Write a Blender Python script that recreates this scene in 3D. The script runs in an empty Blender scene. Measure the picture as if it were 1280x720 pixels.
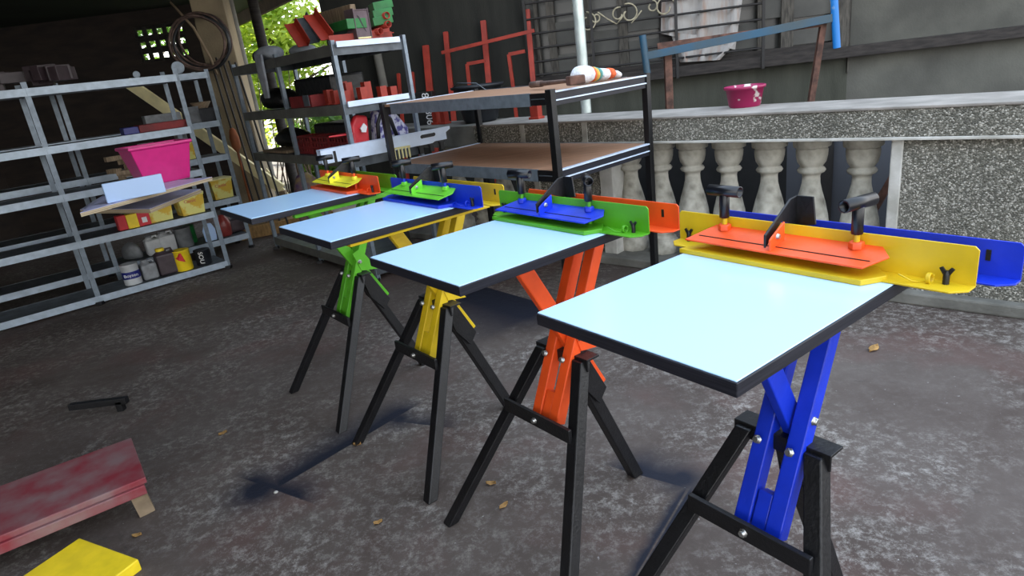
import bpy, bmesh, math, random
from mathutils import Vector, Matrix
random.seed(7)
S = bpy.context.scene; COL = S.collection
R = math.radians
# ------------------------------------------------------------------ camera
FPX, PITCH, ROLL, HC = 802.48, 0.33165, -0.12502, 1.3042
FW = Vector((0, math.cos(PITCH), -math.sin(PITCH))); RT = Vector((1, 0, 0)); UP = RT.cross(FW)
RT2 = RT*math.cos(ROLL)+UP*math.sin(ROLL); UP2 = -RT*math.sin(ROLL)+UP*math.cos(ROLL)
CC = Vector((0, 0, HC))
cd = bpy.data.cameras.new('camera'); cam = bpy.data.objects.new('camera', cd); COL.objects.link(cam)
cd.sensor_width = 36; cd.lens = FPX*36/1280; cd.clip_end = 200
m = Matrix((RT2, UP2, -FW)).transposed().to_4x4(); m.translation = CC; cam.matrix_world = m
S.camera = cam

def ray(px, py): return FW*FPX + RT2*(px-640) - UP2*(py-360)
def Z(px, py, z):
    d = ray(px, py); return CC + d*((z-HC)/d.z)
def PL(px, py, p0, n):
    d = ray(px, py); return CC + d*((Vector(p0)-CC).dot(n)/d.dot(n))
def YP(px, py, y): return PL(px, py, (0, y, 0), Vector((0, 1, 0)))
def heightat(g, py):
    lo, hi = 0.0, 4.0
    for _ in range(50):
        mid = (lo+hi)/2; d = Vector((g[0], g[1], mid))-CC
        y = 360-FPX*d.dot(UP2)/d.dot(FW)
        if y > py: lo = mid
        else: hi = mid
    return lo
def dirv(deg): return Vector((math.cos(R(deg)), math.sin(R(deg)), 0))

# ------------------------------------------------------------------ materials
MATS = {}
def mat(name, c, rough=.5, metal=0, var=0, vscale=20, c2=None, bump=0, bscale=60, spec=.5, trans=0, stretch=None, coat=0, detail=6, lo=.35, hi=.65):
    if name in MATS: return MATS[name]
    mt = bpy.data.materials.new(name); mt.use_nodes = True
    N = mt.node_tree.nodes; L = mt.node_tree.links; b = N['Principled BSDF']
    b.inputs['Base Color'].default_value = (*c, 1); b.inputs['Roughness'].default_value = rough
    b.inputs['Metallic'].default_value = metal; b.inputs['Specular IOR Level'].default_value = spec
    if coat: b.inputs['Coat Weight'].default_value = coat
    if trans:
        b.inputs['Transmission Weight'].default_value = trans
    if var or c2 or bump:
        tc = N.new('ShaderNodeTexCoord'); mp = N.new('ShaderNodeMapping'); L.new(tc.outputs['Object'], mp.inputs['Vector'])
        if stretch: mp.inputs['Scale'].default_value = stretch
    if var or c2:
        nz = N.new('ShaderNodeTexNoise'); nz.inputs['Scale'].default_value = vscale; nz.inputs['Detail'].default_value = detail
        L.new(mp.outputs[0], nz.inputs['Vector'])
        rp = N.new('ShaderNodeValToRGB'); L.new(nz.outputs['Fac'], rp.inputs['Fac'])
        rp.color_ramp.elements[0].position = lo; rp.color_ramp.elements[1].position = hi
        if c2: a_, b_ = c, c2
        else: a_ = [k*(1-var) for k in c]; b_ = [min(1, k*(1+var)) for k in c]
        rp.color_ramp.elements[0].color = (*a_, 1); rp.color_ramp.elements[1].color = (*b_, 1)
        L.new(rp.outputs[0], b.inputs['Base Color'])
    if bump:
        n2 = N.new('ShaderNodeTexNoise'); n2.inputs['Scale'].default_value = bscale; n2.inputs['Detail'].default_value = 5
        L.new(mp.outputs[0], n2.inputs['Vector'])
        bp = N.new('ShaderNodeBump'); bp.inputs['Strength'].default_value = bump; bp.inputs['Distance'].default_value = .01
        L.new(n2.outputs['Fac'], bp.inputs['Height']); L.new(bp.outputs[0], b.inputs['Normal'])
    MATS[name] = mt; return mt

laminate = mat('laminate', (.49, .725, 1.0), .2, spec=.6)
black_edge = mat('black_painted_plywood', (.006, .007, .012), .5, c2=(.018, .018, .026), vscale=8, stretch=(1, 1, 60), spec=.4)
black_steel = mat('black_paint', (.004, .004, .005), .45, var=.4, vscale=15, bump=.15, bscale=120)
black_plastic = mat('black_handle', (.005, .005, .007), .33)
orange = mat('orange_paint', (.80, .085, .012), .42, var=.12, vscale=9, bump=.08)
yellow = mat('yellow_paint', (.64, .44, .01), .42, var=.12, vscale=9, bump=.08)
lyellow = mat('light_yellow_paint', (.78, .70, .03), .42, var=.1, vscale=9, bump=.08)
green = mat('green_paint', (.085, .36, .012), .42, var=.15, vscale=9, bump=.08)
lgreen = mat('light_green_paint', (.13, .52, .025), .42, var=.1, vscale=9, bump=.08)
blue = mat('blue_paint', (.004, .03, .50), .42, var=.15, vscale=9, bump=.08)
bolt_m = mat('bolt_zinc', (.45, .45, .43), .35, .9)
galv = mat('galvanized_steel', (.19, .23, .27), .42, .35, var=.15, vscale=25, bump=.1)
galvd = mat('dull_galvanized', (.10, .115, .13), .5, .4, var=.25, vscale=14, bump=.1)
whitem = mat('white_steel', (.60, .70, .85), .4, .1, var=.08, vscale=12)
plyface = mat('plywood_face', (.36, .20, .12), .55, var=.2, vscale=6, stretch=(1, 8, 1), detail=8)
plyedge = mat('plywood_edge', (.60, .50, .34), .7, c2=(.30, .22, .13), vscale=4, stretch=(.3, .3, 180), lo=.4, hi=.6)
lilac = mat('lilac_laminate', (.55, .57, .85), .4, var=.08)
rust = mat('rusty_steel', (.10, .045, .030), .75, var=.5, vscale=18, bump=.3)
rusty_pipe = mat('brown_rust', (.13, .085, .07), .6, .3, var=.4, vscale=20, bump=.2)
orange_dull = mat('red_oxide_paint', (.30, .026, .012), .55, var=.2, vscale=10)
redd = mat('dark_red', (.17, .010, .010), .6, var=.3, vscale=12)
pink = mat('pink_plastic', (.62, .02, .20), .3, var=.05)
pinkd = mat('magenta_plastic', (.28, .008, .07), .45, c2=(.62, .55, .52), vscale=14, lo=.60, hi=.63)
yel_tub = mat('yellow_tub', (.70, .46, .05), .4, c2=(.75, .70, .22), vscale=16, lo=.45, hi=.55)
cream = mat('cream_plastic', (.72, .66, .32), .45, var=.1)
plank_y = mat('pale_yellow_wood', (.90, .80, .45), .6, var=.1, vscale=10)
plank_w = mat('weathered_wood', (.30, .22, .14), .8, c2=(.14, .10, .06), vscale=10, stretch=(1, 14, 1))
wood_dark = mat('dark_wood', (.024, .020, .018), .8, var=.5, vscale=9, stretch=(1, 1, 6), bump=.3)
wood_grey = mat('grey_weathered_wood', (.09, .083, .07), .85, c2=(.035, .032, .028), vscale=10, stretch=(6, 6, 1), bump=.3)
brown_box = mat('worn_brown_metal', (.11, .075, .085), .6, var=.25, vscale=16)
greenm = mat('dark_green_paint', (.01, .15, .03), .5, var=.2)
dark_plastic = mat('black_rubber', (.010, .012, .016), .5, var=.3)
blackbag = mat('black_plastic_sheet', (.006, .006, .006), .45, bump=.6, bscale=25)
cloth_g = mat('grey_cloth', (.26, .28, .31), .9, var=.2, vscale=12, bump=.5, bscale=30)
cloth_w = mat('white_cloth', (.36, .35, .34), .9, c2=(.32, .24, .20), vscale=5, stretch=(4, 4, .6), bump=.6, bscale=15, lo=.5, hi=.7)
cloth_s = mat('white_knit', (.66, .68, .72), .95, var=.12, vscale=50, bump=.8, bscale=70)
band_o = mat('orange_knit', (.62, .12, .04), .95); band_y = mat('yellow_knit', (.65, .40, .08), .95); band_g = mat('green_knit', (.10, .28, .26), .95)
grey_pl = mat('grey_plastic', (.20, .21, .22), .5, var=.2); white_pl = mat('white_plastic', (.55, .57, .58), .45, var=.08)
bluep = mat('navy_label', (.01, .015, .16), .4); redp = mat('red_label', (.55, .02, .03), .45, var=.1)
bright_y = mat('bright_yellow', (.85, .62, .02), .4, var=.08)
brown_jar = mat('dark_brown_plastic', (.045, .030, .035), .45, var=.2)
redbottle = mat('red_brown_plastic', (.20, .03, .025), .35, var=.2)
ltblue = mat('pale_blue_board', (.42, .58, .85), .45)
pipe_g = mat('galvanized_pipe', (.38, .44, .42), .4, .5, c2=(.60, .66, .62), vscale=14, stretch=(1, 1, .5), bump=.15)
blue_old = mat('old_blue_paint', (.012, .075, .14), .5, c2=(.04, .06, .065), vscale=4, lo=.4, hi=.7)
blue_pipe = mat('bright_blue_tape', (.01, .17, .50), .45, c2=(.36, .44, .46), vscale=5, lo=.55, hi=.6)
iron = mat('black_iron_bar', (.012, .011, .011), .6); scroll_m = mat('pale_scroll_iron', (.34, .31, .22), .6, var=.3, vscale=30)
glass_d = mat('dark_glass_louvre', (.03, .032, .030), .25, spec=.6)
louvre = mat('faded_louvre', (.058, .058, .052), .6, var=.3, vscale=4)
leaf_brown = mat('dry_leaf', (.36, .20, .06), .7, var=.3, vscale=40)
text_w = mat('white_lettering', (.7, .7, .7), .5); text_r = mat('pink_lettering', (.55, .08, .12), .5); text_d = mat('dark_lettering', (.03, .03, .05), .5)
bark = mat('bark', (.14, .10, .07), .9, var=.4, vscale=12, bump=.5)
baluster_m = mat('aged_white_concrete', (.50, .48, .41), .85, c2=(.15, .14, .11), vscale=13, bump=.35, bscale=40, lo=.38, hi=.78)
# baluster with grime: finer
trim_m = mat('white_plaster', (.55, .54, .50), .85, c2=(.36, .35, .31), vscale=9, bump=.25)
mortar_m = mat('grey_mortar_strip', (.34, .33, .29), .9, var=.2, vscale=14, bump=.3)
railtop_m = mat('rail_top_cement', (.30, .275, .245), .9, c2=(.19, .175, .155), vscale=6, bump=.3)
concrete_p = mat('plain_concrete', (.16, .155, .135), .9, var=.3, vscale=5, bump=.3)
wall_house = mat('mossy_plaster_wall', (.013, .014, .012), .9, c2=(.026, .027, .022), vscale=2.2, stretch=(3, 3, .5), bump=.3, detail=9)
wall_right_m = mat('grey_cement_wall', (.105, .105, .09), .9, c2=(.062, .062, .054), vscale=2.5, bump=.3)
lower_wall = mat('grey_blue_wall', (.085, .09, .105), .85, var=.15, vscale=2)
pillar_m = mat('beige_pillar', (.30, .24, .15), .9, c2=(.20, .16, .105), vscale=3, bump=.4)
roof_m = mat('dark_green_roof', (.020, .035, .018), .8, var=.3, vscale=1.5)
fascia_m = mat('brown_fascia', (.07, .035, .025), .8, var=.3, vscale=6)
shed_m = mat('dark_shed_boards', (.04, .028, .022), .85, c2=(.02, .016, .014), vscale=3, stretch=(1, 1, 4))

def pebble(name, ca, cb, cc, sc=110):
    mt = bpy.data.materials.new(name); mt.use_nodes = True; N = mt.node_tree.nodes; L = mt.node_tree.links; b = N['Principled BSDF']
    tc = N.new('ShaderNodeTexCoord'); v = N.new('ShaderNodeTexVoronoi'); v.inputs['Scale'].default_value = sc
    L.new(tc.outputs['Object'], v.inputs['Vector'])
    sp = N.new('ShaderNodeSeparateColor'); L.new(v.outputs['Color'], sp.inputs[0])
    rp = N.new('ShaderNodeValToRGB'); e = rp.color_ramp.elements; e[0].position = .3; e[0].color = (*ca, 1); e[1].position = 1; e[1].color = (*cc, 1)
    k = e.new(.72); k.color = (*cb, 1); L.new(sp.outputs[0], rp.inputs['Fac'])
    n = N.new('ShaderNodeTexNoise'); n.inputs['Scale'].default_value = 5; L.new(tc.outputs['Object'], n.inputs['Vector'])
    mx = N.new('ShaderNodeMix'); mx.data_type = 'RGBA'; mx.blend_type = 'MULTIPLY'; mx.inputs[0].default_value = .5
    L.new(rp.outputs[0], mx.inputs[6]); L.new(n.outputs['Fac'], mx.inputs[7])
    L.new(mx.outputs[2], b.inputs['Base Color']); b.inputs['Roughness'].default_value = .8
    bp = N.new('ShaderNodeBump'); bp.inputs['Strength'].default_value = .9; bp.inputs['Distance'].default_value = .006; bp.invert = True
    L.new(v.outputs['Distance'], bp.inputs['Height']); L.new(bp.outputs[0], b.inputs['Normal'])
    return mt
pebble_m = pebble('pebble_washout', (.13, .125, .10), (.27, .26, .215), (.66, .63, .55), 150)

# floor: stained concrete with black overspray marks of their own shape
def floor_mat():
    mt = bpy.data.materials.new('stained_concrete_floor'); mt.use_nodes = True; N = mt.node_tree.nodes; L = mt.node_tree.links; b = N['Principled BSDF']
    tc = N.new('ShaderNodeTexCoord')
    def noise(sc, det=8, rough=.6, dist=0):
        n = N.new('ShaderNodeTexNoise'); n.inputs['Scale'].default_value = sc; n.inputs['Detail'].default_value = det; n.inputs['Roughness'].default_value = rough
        n.inputs['Distortion'].default_value = dist; L.new(tc.outputs['Object'], n.inputs['Vector']); return n.outputs['Fac']
    def ramp(f, p0, c0, p1, c1):
        r = N.new('ShaderNodeValToRGB'); r.color_ramp.elements[0].position = p0; r.color_ramp.elements[1].position = p1
        r.color_ramp.elements[0].color = (*c0, 1); r.color_ramp.elements[1].color = (*c1, 1); L.new(f, r.inputs['Fac']); return r.outputs[0]
    def mix(f, a, c, mode='MIX'):
        x = N.new('ShaderNodeMix'); x.data_type = 'RGBA'; x.blend_type = mode
        if isinstance(f, float): x.inputs[0].default_value = f
        else: L.new(f, x.inputs[0])
        L.new(a, x.inputs[6])
        if isinstance(c, tuple): x.inputs[7].default_value = (*c, 1)
        else: L.new(c, x.inputs[7])
        return x.outputs[2]
    base = ramp(noise(1.3, 9, .65, .4), .35, (.062, .045, .037), .68, (.112, .092, .080))
    red = ramp(noise(1.9, 5, .5, .3), .52, (0, 0, 0), .68, (.55, .55, .55))
    base = mix(red, base, (.11, .058, .050))
    white = ramp(noise(24, 12, .85, .15), .485, (0, 0, 0), .62, (1, 1, 1))
    wm = ramp(noise(1.7, 6, .62, .2), .42, (.10, .10, .10), .64, (1, 1, 1)); white = mix(1.0, white, wm, 'MULTIPLY')
    base = mix(white, base, (.34, .315, .285))
    dots = ramp(noise(60, 3, .5), .70, (0, 0, 0), .76, (.8, .8, .8)); base = mix(dots, base, (.32, .30, .29))
    dark = ramp(noise(4.5, 8, .7, 1.0), .62, (0, 0, 0), .75, (.6, .6, .6)); base = mix(dark, base, (.022, .018, .017))
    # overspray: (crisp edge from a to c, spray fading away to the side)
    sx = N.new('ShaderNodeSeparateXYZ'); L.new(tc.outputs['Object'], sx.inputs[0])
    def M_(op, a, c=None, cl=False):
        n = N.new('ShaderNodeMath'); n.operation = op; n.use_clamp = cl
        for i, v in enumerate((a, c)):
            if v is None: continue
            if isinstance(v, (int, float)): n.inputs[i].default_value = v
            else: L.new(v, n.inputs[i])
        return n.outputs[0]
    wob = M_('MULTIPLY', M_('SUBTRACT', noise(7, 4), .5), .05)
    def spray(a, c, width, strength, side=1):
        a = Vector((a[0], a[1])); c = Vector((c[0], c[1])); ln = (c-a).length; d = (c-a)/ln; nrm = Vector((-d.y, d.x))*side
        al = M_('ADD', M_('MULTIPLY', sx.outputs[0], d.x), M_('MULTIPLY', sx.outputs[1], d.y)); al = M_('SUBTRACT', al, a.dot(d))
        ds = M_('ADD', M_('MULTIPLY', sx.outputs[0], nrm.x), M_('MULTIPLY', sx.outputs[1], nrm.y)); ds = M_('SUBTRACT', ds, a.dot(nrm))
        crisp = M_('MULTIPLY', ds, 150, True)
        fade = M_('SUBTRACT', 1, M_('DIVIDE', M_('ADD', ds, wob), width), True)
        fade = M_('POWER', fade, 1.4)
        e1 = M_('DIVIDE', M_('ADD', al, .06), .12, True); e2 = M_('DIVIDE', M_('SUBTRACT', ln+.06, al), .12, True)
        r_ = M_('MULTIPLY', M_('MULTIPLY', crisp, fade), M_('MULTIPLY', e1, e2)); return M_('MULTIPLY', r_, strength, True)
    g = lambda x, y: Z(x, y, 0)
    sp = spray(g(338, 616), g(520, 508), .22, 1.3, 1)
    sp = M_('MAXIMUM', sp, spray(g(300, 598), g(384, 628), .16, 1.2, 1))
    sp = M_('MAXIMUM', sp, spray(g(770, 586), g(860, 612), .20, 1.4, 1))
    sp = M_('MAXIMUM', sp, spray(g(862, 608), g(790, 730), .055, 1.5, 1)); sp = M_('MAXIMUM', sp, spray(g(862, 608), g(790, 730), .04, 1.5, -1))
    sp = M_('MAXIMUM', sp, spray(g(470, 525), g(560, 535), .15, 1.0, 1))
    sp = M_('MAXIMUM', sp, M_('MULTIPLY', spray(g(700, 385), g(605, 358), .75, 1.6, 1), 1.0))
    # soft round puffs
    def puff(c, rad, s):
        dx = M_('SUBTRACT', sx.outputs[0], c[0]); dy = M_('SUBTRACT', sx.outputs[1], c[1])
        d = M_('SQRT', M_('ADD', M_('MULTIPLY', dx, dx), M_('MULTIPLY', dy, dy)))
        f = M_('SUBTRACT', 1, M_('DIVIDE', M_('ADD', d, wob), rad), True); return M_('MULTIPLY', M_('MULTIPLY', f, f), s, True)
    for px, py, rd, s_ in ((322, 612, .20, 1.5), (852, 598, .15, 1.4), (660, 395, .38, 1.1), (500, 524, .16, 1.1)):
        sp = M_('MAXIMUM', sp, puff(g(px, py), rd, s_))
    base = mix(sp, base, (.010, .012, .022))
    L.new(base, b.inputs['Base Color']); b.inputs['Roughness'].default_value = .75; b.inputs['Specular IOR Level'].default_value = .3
    bp = N.new('ShaderNodeBump'); bp.inputs['Strength'].default_value = .35; bp.inputs['Distance'].default_value = .01
    L.new(noise(22, 9, .7), bp.inputs['Height']); L.new(bp.outputs[0], b.inputs['Normal'])
    return mt
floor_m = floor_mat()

def leaf_mat(name, ca, cb):
    mt = bpy.data.materials.new(name); mt.use_nodes = True; N = mt.node_tree.nodes; L = mt.node_tree.links
    b = N['Principled BSDF']; out = N['Material Output']
    tc = N.new('ShaderNodeTexCoord'); n = N.new('ShaderNodeTexNoise'); n.inputs['Scale'].default_value = 2.5; L.new(tc.outputs['Object'], n.inputs['Vector'])
    rp = N.new('ShaderNodeValToRGB'); rp.color_ramp.elements[0].position = .35; rp.color_ramp.elements[1].position = .65
    rp.color_ramp.elements[0].color = (*ca, 1); rp.color_ramp.elements[1].color = (*cb, 1); L.new(n.outputs['Fac'], rp.inputs['Fac'])
    L.new(rp.outputs[0], b.inputs['Base Color']); b.inputs['Roughness'].default_value = .5
    t = N.new('ShaderNodeBsdfTranslucent'); L.new(rp.outputs[0], t.inputs['Color'])
    mx = N.new('ShaderNodeMixShader'); mx.inputs[0].default_value = .55; L.new(b.outputs[0], mx.inputs[1]); L.new(t.outputs[0], mx.inputs[2]); L.new(mx.outputs[0], out.inputs['Surface'])
    return mt
leaf_a = leaf_mat('yellow_green_leaves', (.20, .34, .03), (.52, .62, .08))
leaf_b = leaf_mat('mid_green_leaves', (.05, .16, .02), (.20, .34, .04))

# ------------------------------------------------------------------ mesh building
class MB:
    def __init__(s): s.v = []; s.f = []; s.smooth = []
    def add(s, vs, fs, sm=False):
        o = len(s.v); s.v += [Vector(v) for v in vs]; s.f += [tuple(i+o for i in f) for f in fs]; s.smooth += [sm]*len(fs); return s
    def box(s, c, size, X=(1, 0, 0), Y=(0, 1, 0), Zv=(0, 0, 1)):
        c = Vector(c); X = Vector(X)*size[0]/2; Y = Vector(Y)*size[1]/2; W = Vector(Zv)*size[2]/2
        vs = [c+a*X+b*Y+d*W for d in (-1, 1) for b in (-1, 1) for a in (-1, 1)]
        return s.add(vs, [(0, 2, 3, 1), (4, 5, 7, 6), (0, 1, 5, 4), (2, 6, 7, 3), (0, 4, 6, 2), (1, 3, 7, 5)])
    def bar(s, p, q, w, h, side=None):
        # rectangular bar p->q, w along side, h perpendicular
        p = Vector(p); q = Vector(q); d = (q-p); ln = d.length; d.normalize()
        side = Vector(side) if side else d.cross(Vector((0, 0, 1)))
        if side.length < 1e-4: side = Vector((1, 0, 0))
        side = (side-d*side.dot(d)).normalized(); u = d.cross(side)
        return s.box((p+q)/2, (ln, w, h), d, side, u)
    def prism(s, pts, off):
        n = len(pts); pts = [Vector(p) for p in pts]; off = Vector(off)
        vs = pts+[p+off for p in pts]
        return s.add(vs, [tuple(range(n-1, -1, -1)), tuple(range(n, 2*n))]+[(i, (i+1) % n, n+(i+1) % n, n+i) for i in range(n)])
    def tube(s, p, q, r, r2=None, n=16, cap=True):
        p = Vector(p); q = Vector(q); d = (q-p).normalized(); r2 = r if r2 is None else r2
        a = d.orthogonal().normalized(); b = d.cross(a)
        vs = [c+(a*math.cos(t)+b*math.sin(t))*rr for c, rr in ((p, r), (q, r2)) for t in [2*math.pi*i/n for i in range(n)]]
        s.add(vs, [(i, (i+1) % n, n+(i+1) % n, n+i) for i in range(n)], True)
        if cap: s.add(vs, [tuple(range(n-1, -1, -1)), tuple(range(n, 2*n))])
        return s
    def pipe(s, p, q, r, t=.003, n=18):   # open-ended hollow pipe
        p = Vector(p); q = Vector(q); d = (q-p).normalized(); a = d.orthogonal().normalized(); b = d.cross(a)
        ring = lambda c, rr: [c+(a*math.cos(2*math.pi*i/n)+b*math.sin(2*math.pi*i/n))*rr for i in range(n)]
        vs = ring(p, r)+ring(q, r)+ring(q, r-t)+ring(p, r-t)
        fs = []
        for k in range(4):
            fs += [(k*n+i, k*n+(i+1) % n, ((k+1) % 4)*n+(i+1) % n, ((k+1) % 4)*n+i) for i in range(n)]
        return s.add(vs, fs, True)
    def path(s, pts, r, n=8, closed=False):
        pts = [Vector(p) for p in pts]; N_ = len(pts); rings = []; a = None
        for i, p in enumerate(pts):
            d = (pts[(i+1) % N_] if (closed or i < N_-1) else p) - (pts[i-1] if (closed or i > 0) else p); d.normalize()
            if a is None: a = d.orthogonal().normalized()
            a = (a-d*a.dot(d)).normalized(); b = d.cross(a)
            rr = r[i] if isinstance(r, (list, tuple)) else r
            rings.append([p+(a*math.cos(2*math.pi*k/n)+b*math.sin(2*math.pi*k/n))*rr for k in range(n)])
        vs = [v for g in rings for v in g]; fs = []
        for i in range(N_ if closed else N_-1):
            j = (i+1) % N_
            fs += [(i*n+k, i*n+(k+1) % n, j*n+(k+1) % n, j*n+k) for k in range(n)]
        if not closed: fs += [tuple(range(n-1, -1, -1)), tuple((N_-1)*n+k for k in range(n))]
        return s.add(vs, fs, True)
    def lathe(s, prof, c=(0, 0, 0), n=24, ax=None, sq=None, cap=True):
        c = Vector(c); ax = Vector(ax).normalized() if ax else Vector((0, 0, 1))
        a = ax.orthogonal().normalized() if abs(ax.z) < .999 else Vector((1, 0, 0)); b = ax.cross(a)
        vs = [c+ax*z+(a*math.cos(2*math.pi*i/n)+b*math.sin(2*math.pi*i/n))*r for r, z in prof for i in range(n)]
        fs = [(k*n+i, k*n+(i+1) % n, (k+1)*n+(i+1) % n, (k+1)*n+i) for k in range(len(prof)-1) for i in range(n)]
        s.add(vs, fs, True)
        if cap: s.add(vs, [tuple(range(n-1, -1, -1)), tuple((len(prof)-1)*n+i for i in range(n))])
        return s
    def build(s, name, mt, parent=None, bevel=0, seg=2, loc=None):
        me = bpy.data.meshes.new(name)
        v = s.v
        if loc is not None: v = [p-Vector(loc) for p in v]
        me.from_pydata([tuple(p) for p in v], [], s.f); me.update()
        for p, sm in zip(me.polygons, s.smooth): p.use_smooth = sm
        bm = bmesh.new(); bm.from_mesh(me); bmesh.ops.recalc_face_normals(bm, faces=bm.faces); bm.to_mesh(me); bm.free()
        o = bpy.data.objects.new(name, me); COL.objects.link(o); me.materials.append(mt)
        if loc is not None: o.location = loc
        if parent: o.parent = parent
        if bevel:
            md = o.modifiers.new('bevel', 'BEVEL'); md.width = bevel; md.segments = seg; md.limit_method = 'ANGLE'; md.angle_limit = R(50)
        return o

def tag(o, label=None, cat=None, group=None, kind=None):
    if label: o['label'] = label
    if cat: o['category'] = cat
    if group: o['group'] = group
    if kind: o['kind'] = kind
    return o
def empty(name, loc, rz=0, label=None, cat=None, group=None):
    o = bpy.data.objects.new(name, None); COL.objects.link(o); o.location = loc; o.rotation_euler = (0, 0, rz); o.empty_display_size = .05
    return tag(o, label, cat, group)
def struct(o): o['kind'] = 'structure'; return o

# text as mesh so that it stays part of its thing
def text(name, body, size, mt, parent, loc, X, Y, ext=.0008):
    cu = bpy.data.curves.new(name, 'FONT'); cu.body = body; cu.size = size; cu.align_x = 'CENTER'; cu.align_y = 'CENTER'; cu.extrude = ext
    o = bpy.data.objects.new(name, cu); COL.objects.link(o)
    dg = bpy.context.evaluated_depsgraph_get(); me = bpy.data.meshes.new_from_object(o.evaluated_get(dg))
    bpy.data.objects.remove(o); o = bpy.data.objects.new(name, me); COL.objects.link(o); me.materials.clear(); me.materials.append(mt)
    X = Vector(X).normalized(); Y = Vector(Y).normalized(); mm = Matrix((X, Y, X.cross(Y))).transposed().to_4x4(); mm.translation = Vector(loc)
    o.matrix_world = mm
    if parent: o.parent = parent; o.matrix_parent_inverse = Matrix()
    return o

# ================================================================== WORK TABLES
def work_table(ox, oy, yaw, frame_m, top_jaw, low_jaw, back_m, label, tube_dirs, rail=(.30, .022), r_=.22, plate=True, lever_m=black_steel):
    U0, V0 = .40, .21
    base = Vector((ox, oy, 0)) + Vector((math.cos(yaw), math.sin(yaw), 0))*U0 + Vector((math.sin(yaw), -math.cos(yaw), 0))*V0
    root = empty('work_table', base, yaw, label, 'work table', 'folding work tables with colourful clamps')
    P = lambda u, v, z: Vector((u-U0, -(v-V0), z))
    Bd = Vector((0, -1, 0)); Ad = Vector((1, 0, 0)); Zd = Vector((0, 0, 1))
    # top
    W, D = .395, .50
    tp = MB().box(P(D/2, W/2, .8875), (D, W, .021)).build('worktop', black_edge, root, .0015)
    MB().box(P(D/2, W/2, .8992), (D-.004, W-.004, .0024)).build('white_laminate', laminate, tp, .0008, 1)
    # rails under the top, carrying the fences
    for v in (.395-rail[0], rail[0]):
        MB().bar(P(rail[2] if len(rail) > 2 else .06, v, .877-rail[1]/2), P(.575, v, .877-rail[1]/2), .028, rail[1], Bd).build('side_rail', frame_m, root, .002)
    MB().bar(P(.27, .05, .869), P(.27, .35, .869), .04, .016, Ad).build('cross_rail', frame_m, root, .002)
    MB().bar(P(.505, .05, .869), P(.505, .35, .869), .04, .016, Ad).build('cross_rail', frame_m, root, .002)
    # struts: a ladder of two square tubes joined by a web at the foot
    s0, s1 = (.313, .375), (.536, .872)
    for v, w in ((.188, .034), (.256, .034)):
        MB().bar(P(s0[0]+.015, v, s0[1]), P(s1[0]+.012, v, s1[1]), w, .034, Bd).build('strut', frame_m, root, .003)
    MB().bar(P(.330, .2235, .378), P(.361, .2235, .448), .03, .030, Bd).build('strut_web', frame_m, root, .002)
    # brace crossing between the struts
    MB().bar(P(.272, .2235, .870), P(.532, .2235, .395), .021, .046, Bd).build('brace', frame_m, root, .003)
    if plate: MB().prism([P(.400, .2725, .640), P(.436, .2725, .655), P(.500, .2725, .548), P(.425, .2725, .560)], Bd*.004).build('pivot_plate', frame_m, root)
    # stand
    for sx_ in (-1, 1):
        foot = P(.116, V0+sx_*.26, 0); top = P(.408, .216+sx_*.074, .546)
        d = (top-foot); ft = foot + d*.0
        q = MB(); sd = Bd; w = .036
        # bar cut level at the floor
        a = [ft+Ad*x+Bd*y for x in (-w/2, w/2) for y in (-w/2, w/2)]; b = [top+Ad*x+Bd*y for x in (-w/2, w/2) for y in (-w/2, w/2)]
        q.add(a+b, [(0, 1, 3, 2), (4, 6, 7, 5), (0, 4, 5, 1), (2, 3, 7, 6), (0, 2, 6, 4), (1, 5, 7, 3)])
        q.build('front_leg', black_steel, root, .003)
    q = MB(); foot = P(.675, V0, 0); top = P(.428, V0, .545); w = .036
    a = [foot+Ad*x+Bd*y for x in (-w/2-.003, w/2+.003) for y in (-w/2, w/2)]; b = [top+Ad*x+Bd*y for x in (-w/2-.003, w/2+.003) for y in (-w/2, w/2)]
    q.add(a+b, [(0, 1, 3, 2), (4, 6, 7, 5), (0, 4, 5, 1), (2, 3, 7, 6), (0, 2, 6, 4), (1, 5, 7, 3)])
    q.build('rear_leg', black_steel, root, .003)
    for v in (V0-.024, V0+.024):
        MB().prism([P(.425, v, .548), P(.462, v, .548), P(.548, v, .385), P(.515, v, .345), P(.460, v, .42)], Bd*.004).build('gusset', black_steel, root, .001)
    MB().box(P(.424, .218, .551), (.046, .205, .006)).box(P(.403, .218, .536), (.005, .205, .034)).build('top_bar', black_steel, root, .001)
    MB().bar(P(.294, V0-.132, .385), P(.294, V0+.138, .385), .012, .040, Ad).build('crossbar', black_steel, root, .002)
    # bolts
    def bolt(c, ax, r=.0075, l=.009):
        MB().lathe([(r*1.25, 0), (r*1.25, .0015), (r, .0017), (r, l*.8), (r*.8, l)], c, 6, ax).build('bolt', bolt_m, root)
    bolt(P(.288, .212, .385), -Ad)
    for v in (.188, .256): bolt(P(.374, v, .548)-Ad*.002, Vector((-1, 0, .45)))
    bolt(P(.424, .2725+(.004 if plate else 0), .600), Bd)
    # lower jaw plate, resting on the worktop, ends cut to a point
    def jaw(z, u0, u1, v0, v1, th, mt, name, cut=.045, rise=0, groove=True):
        n_ = [(u0, v0), (u0, v1-.022), (u0+(u1-u0)*.5, v1), (u1, v1-.035), (u1, v0+.03)]
        zz = lambda u: z + rise*(u-u0)
        o = MB().prism([P(u, v, zz(u)) for u, v in n_], Zd*th).build(name, mt, root, .0012)
        if groove:
            ug = u0+(u1-u0)*.24; g_ = MB().bar(P(ug, v0+.02, zz(ug)+th+.0004), P(ug, v1-.02, zz(ug)+th+.0004), .0024, .0012, Ad)
            g_.build('groove', black_steel, o)
        return o
    jaw(.9006, .392, .475, -.006, .380, .010, low_jaw, 'lower_jaw', groove=False)
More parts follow.
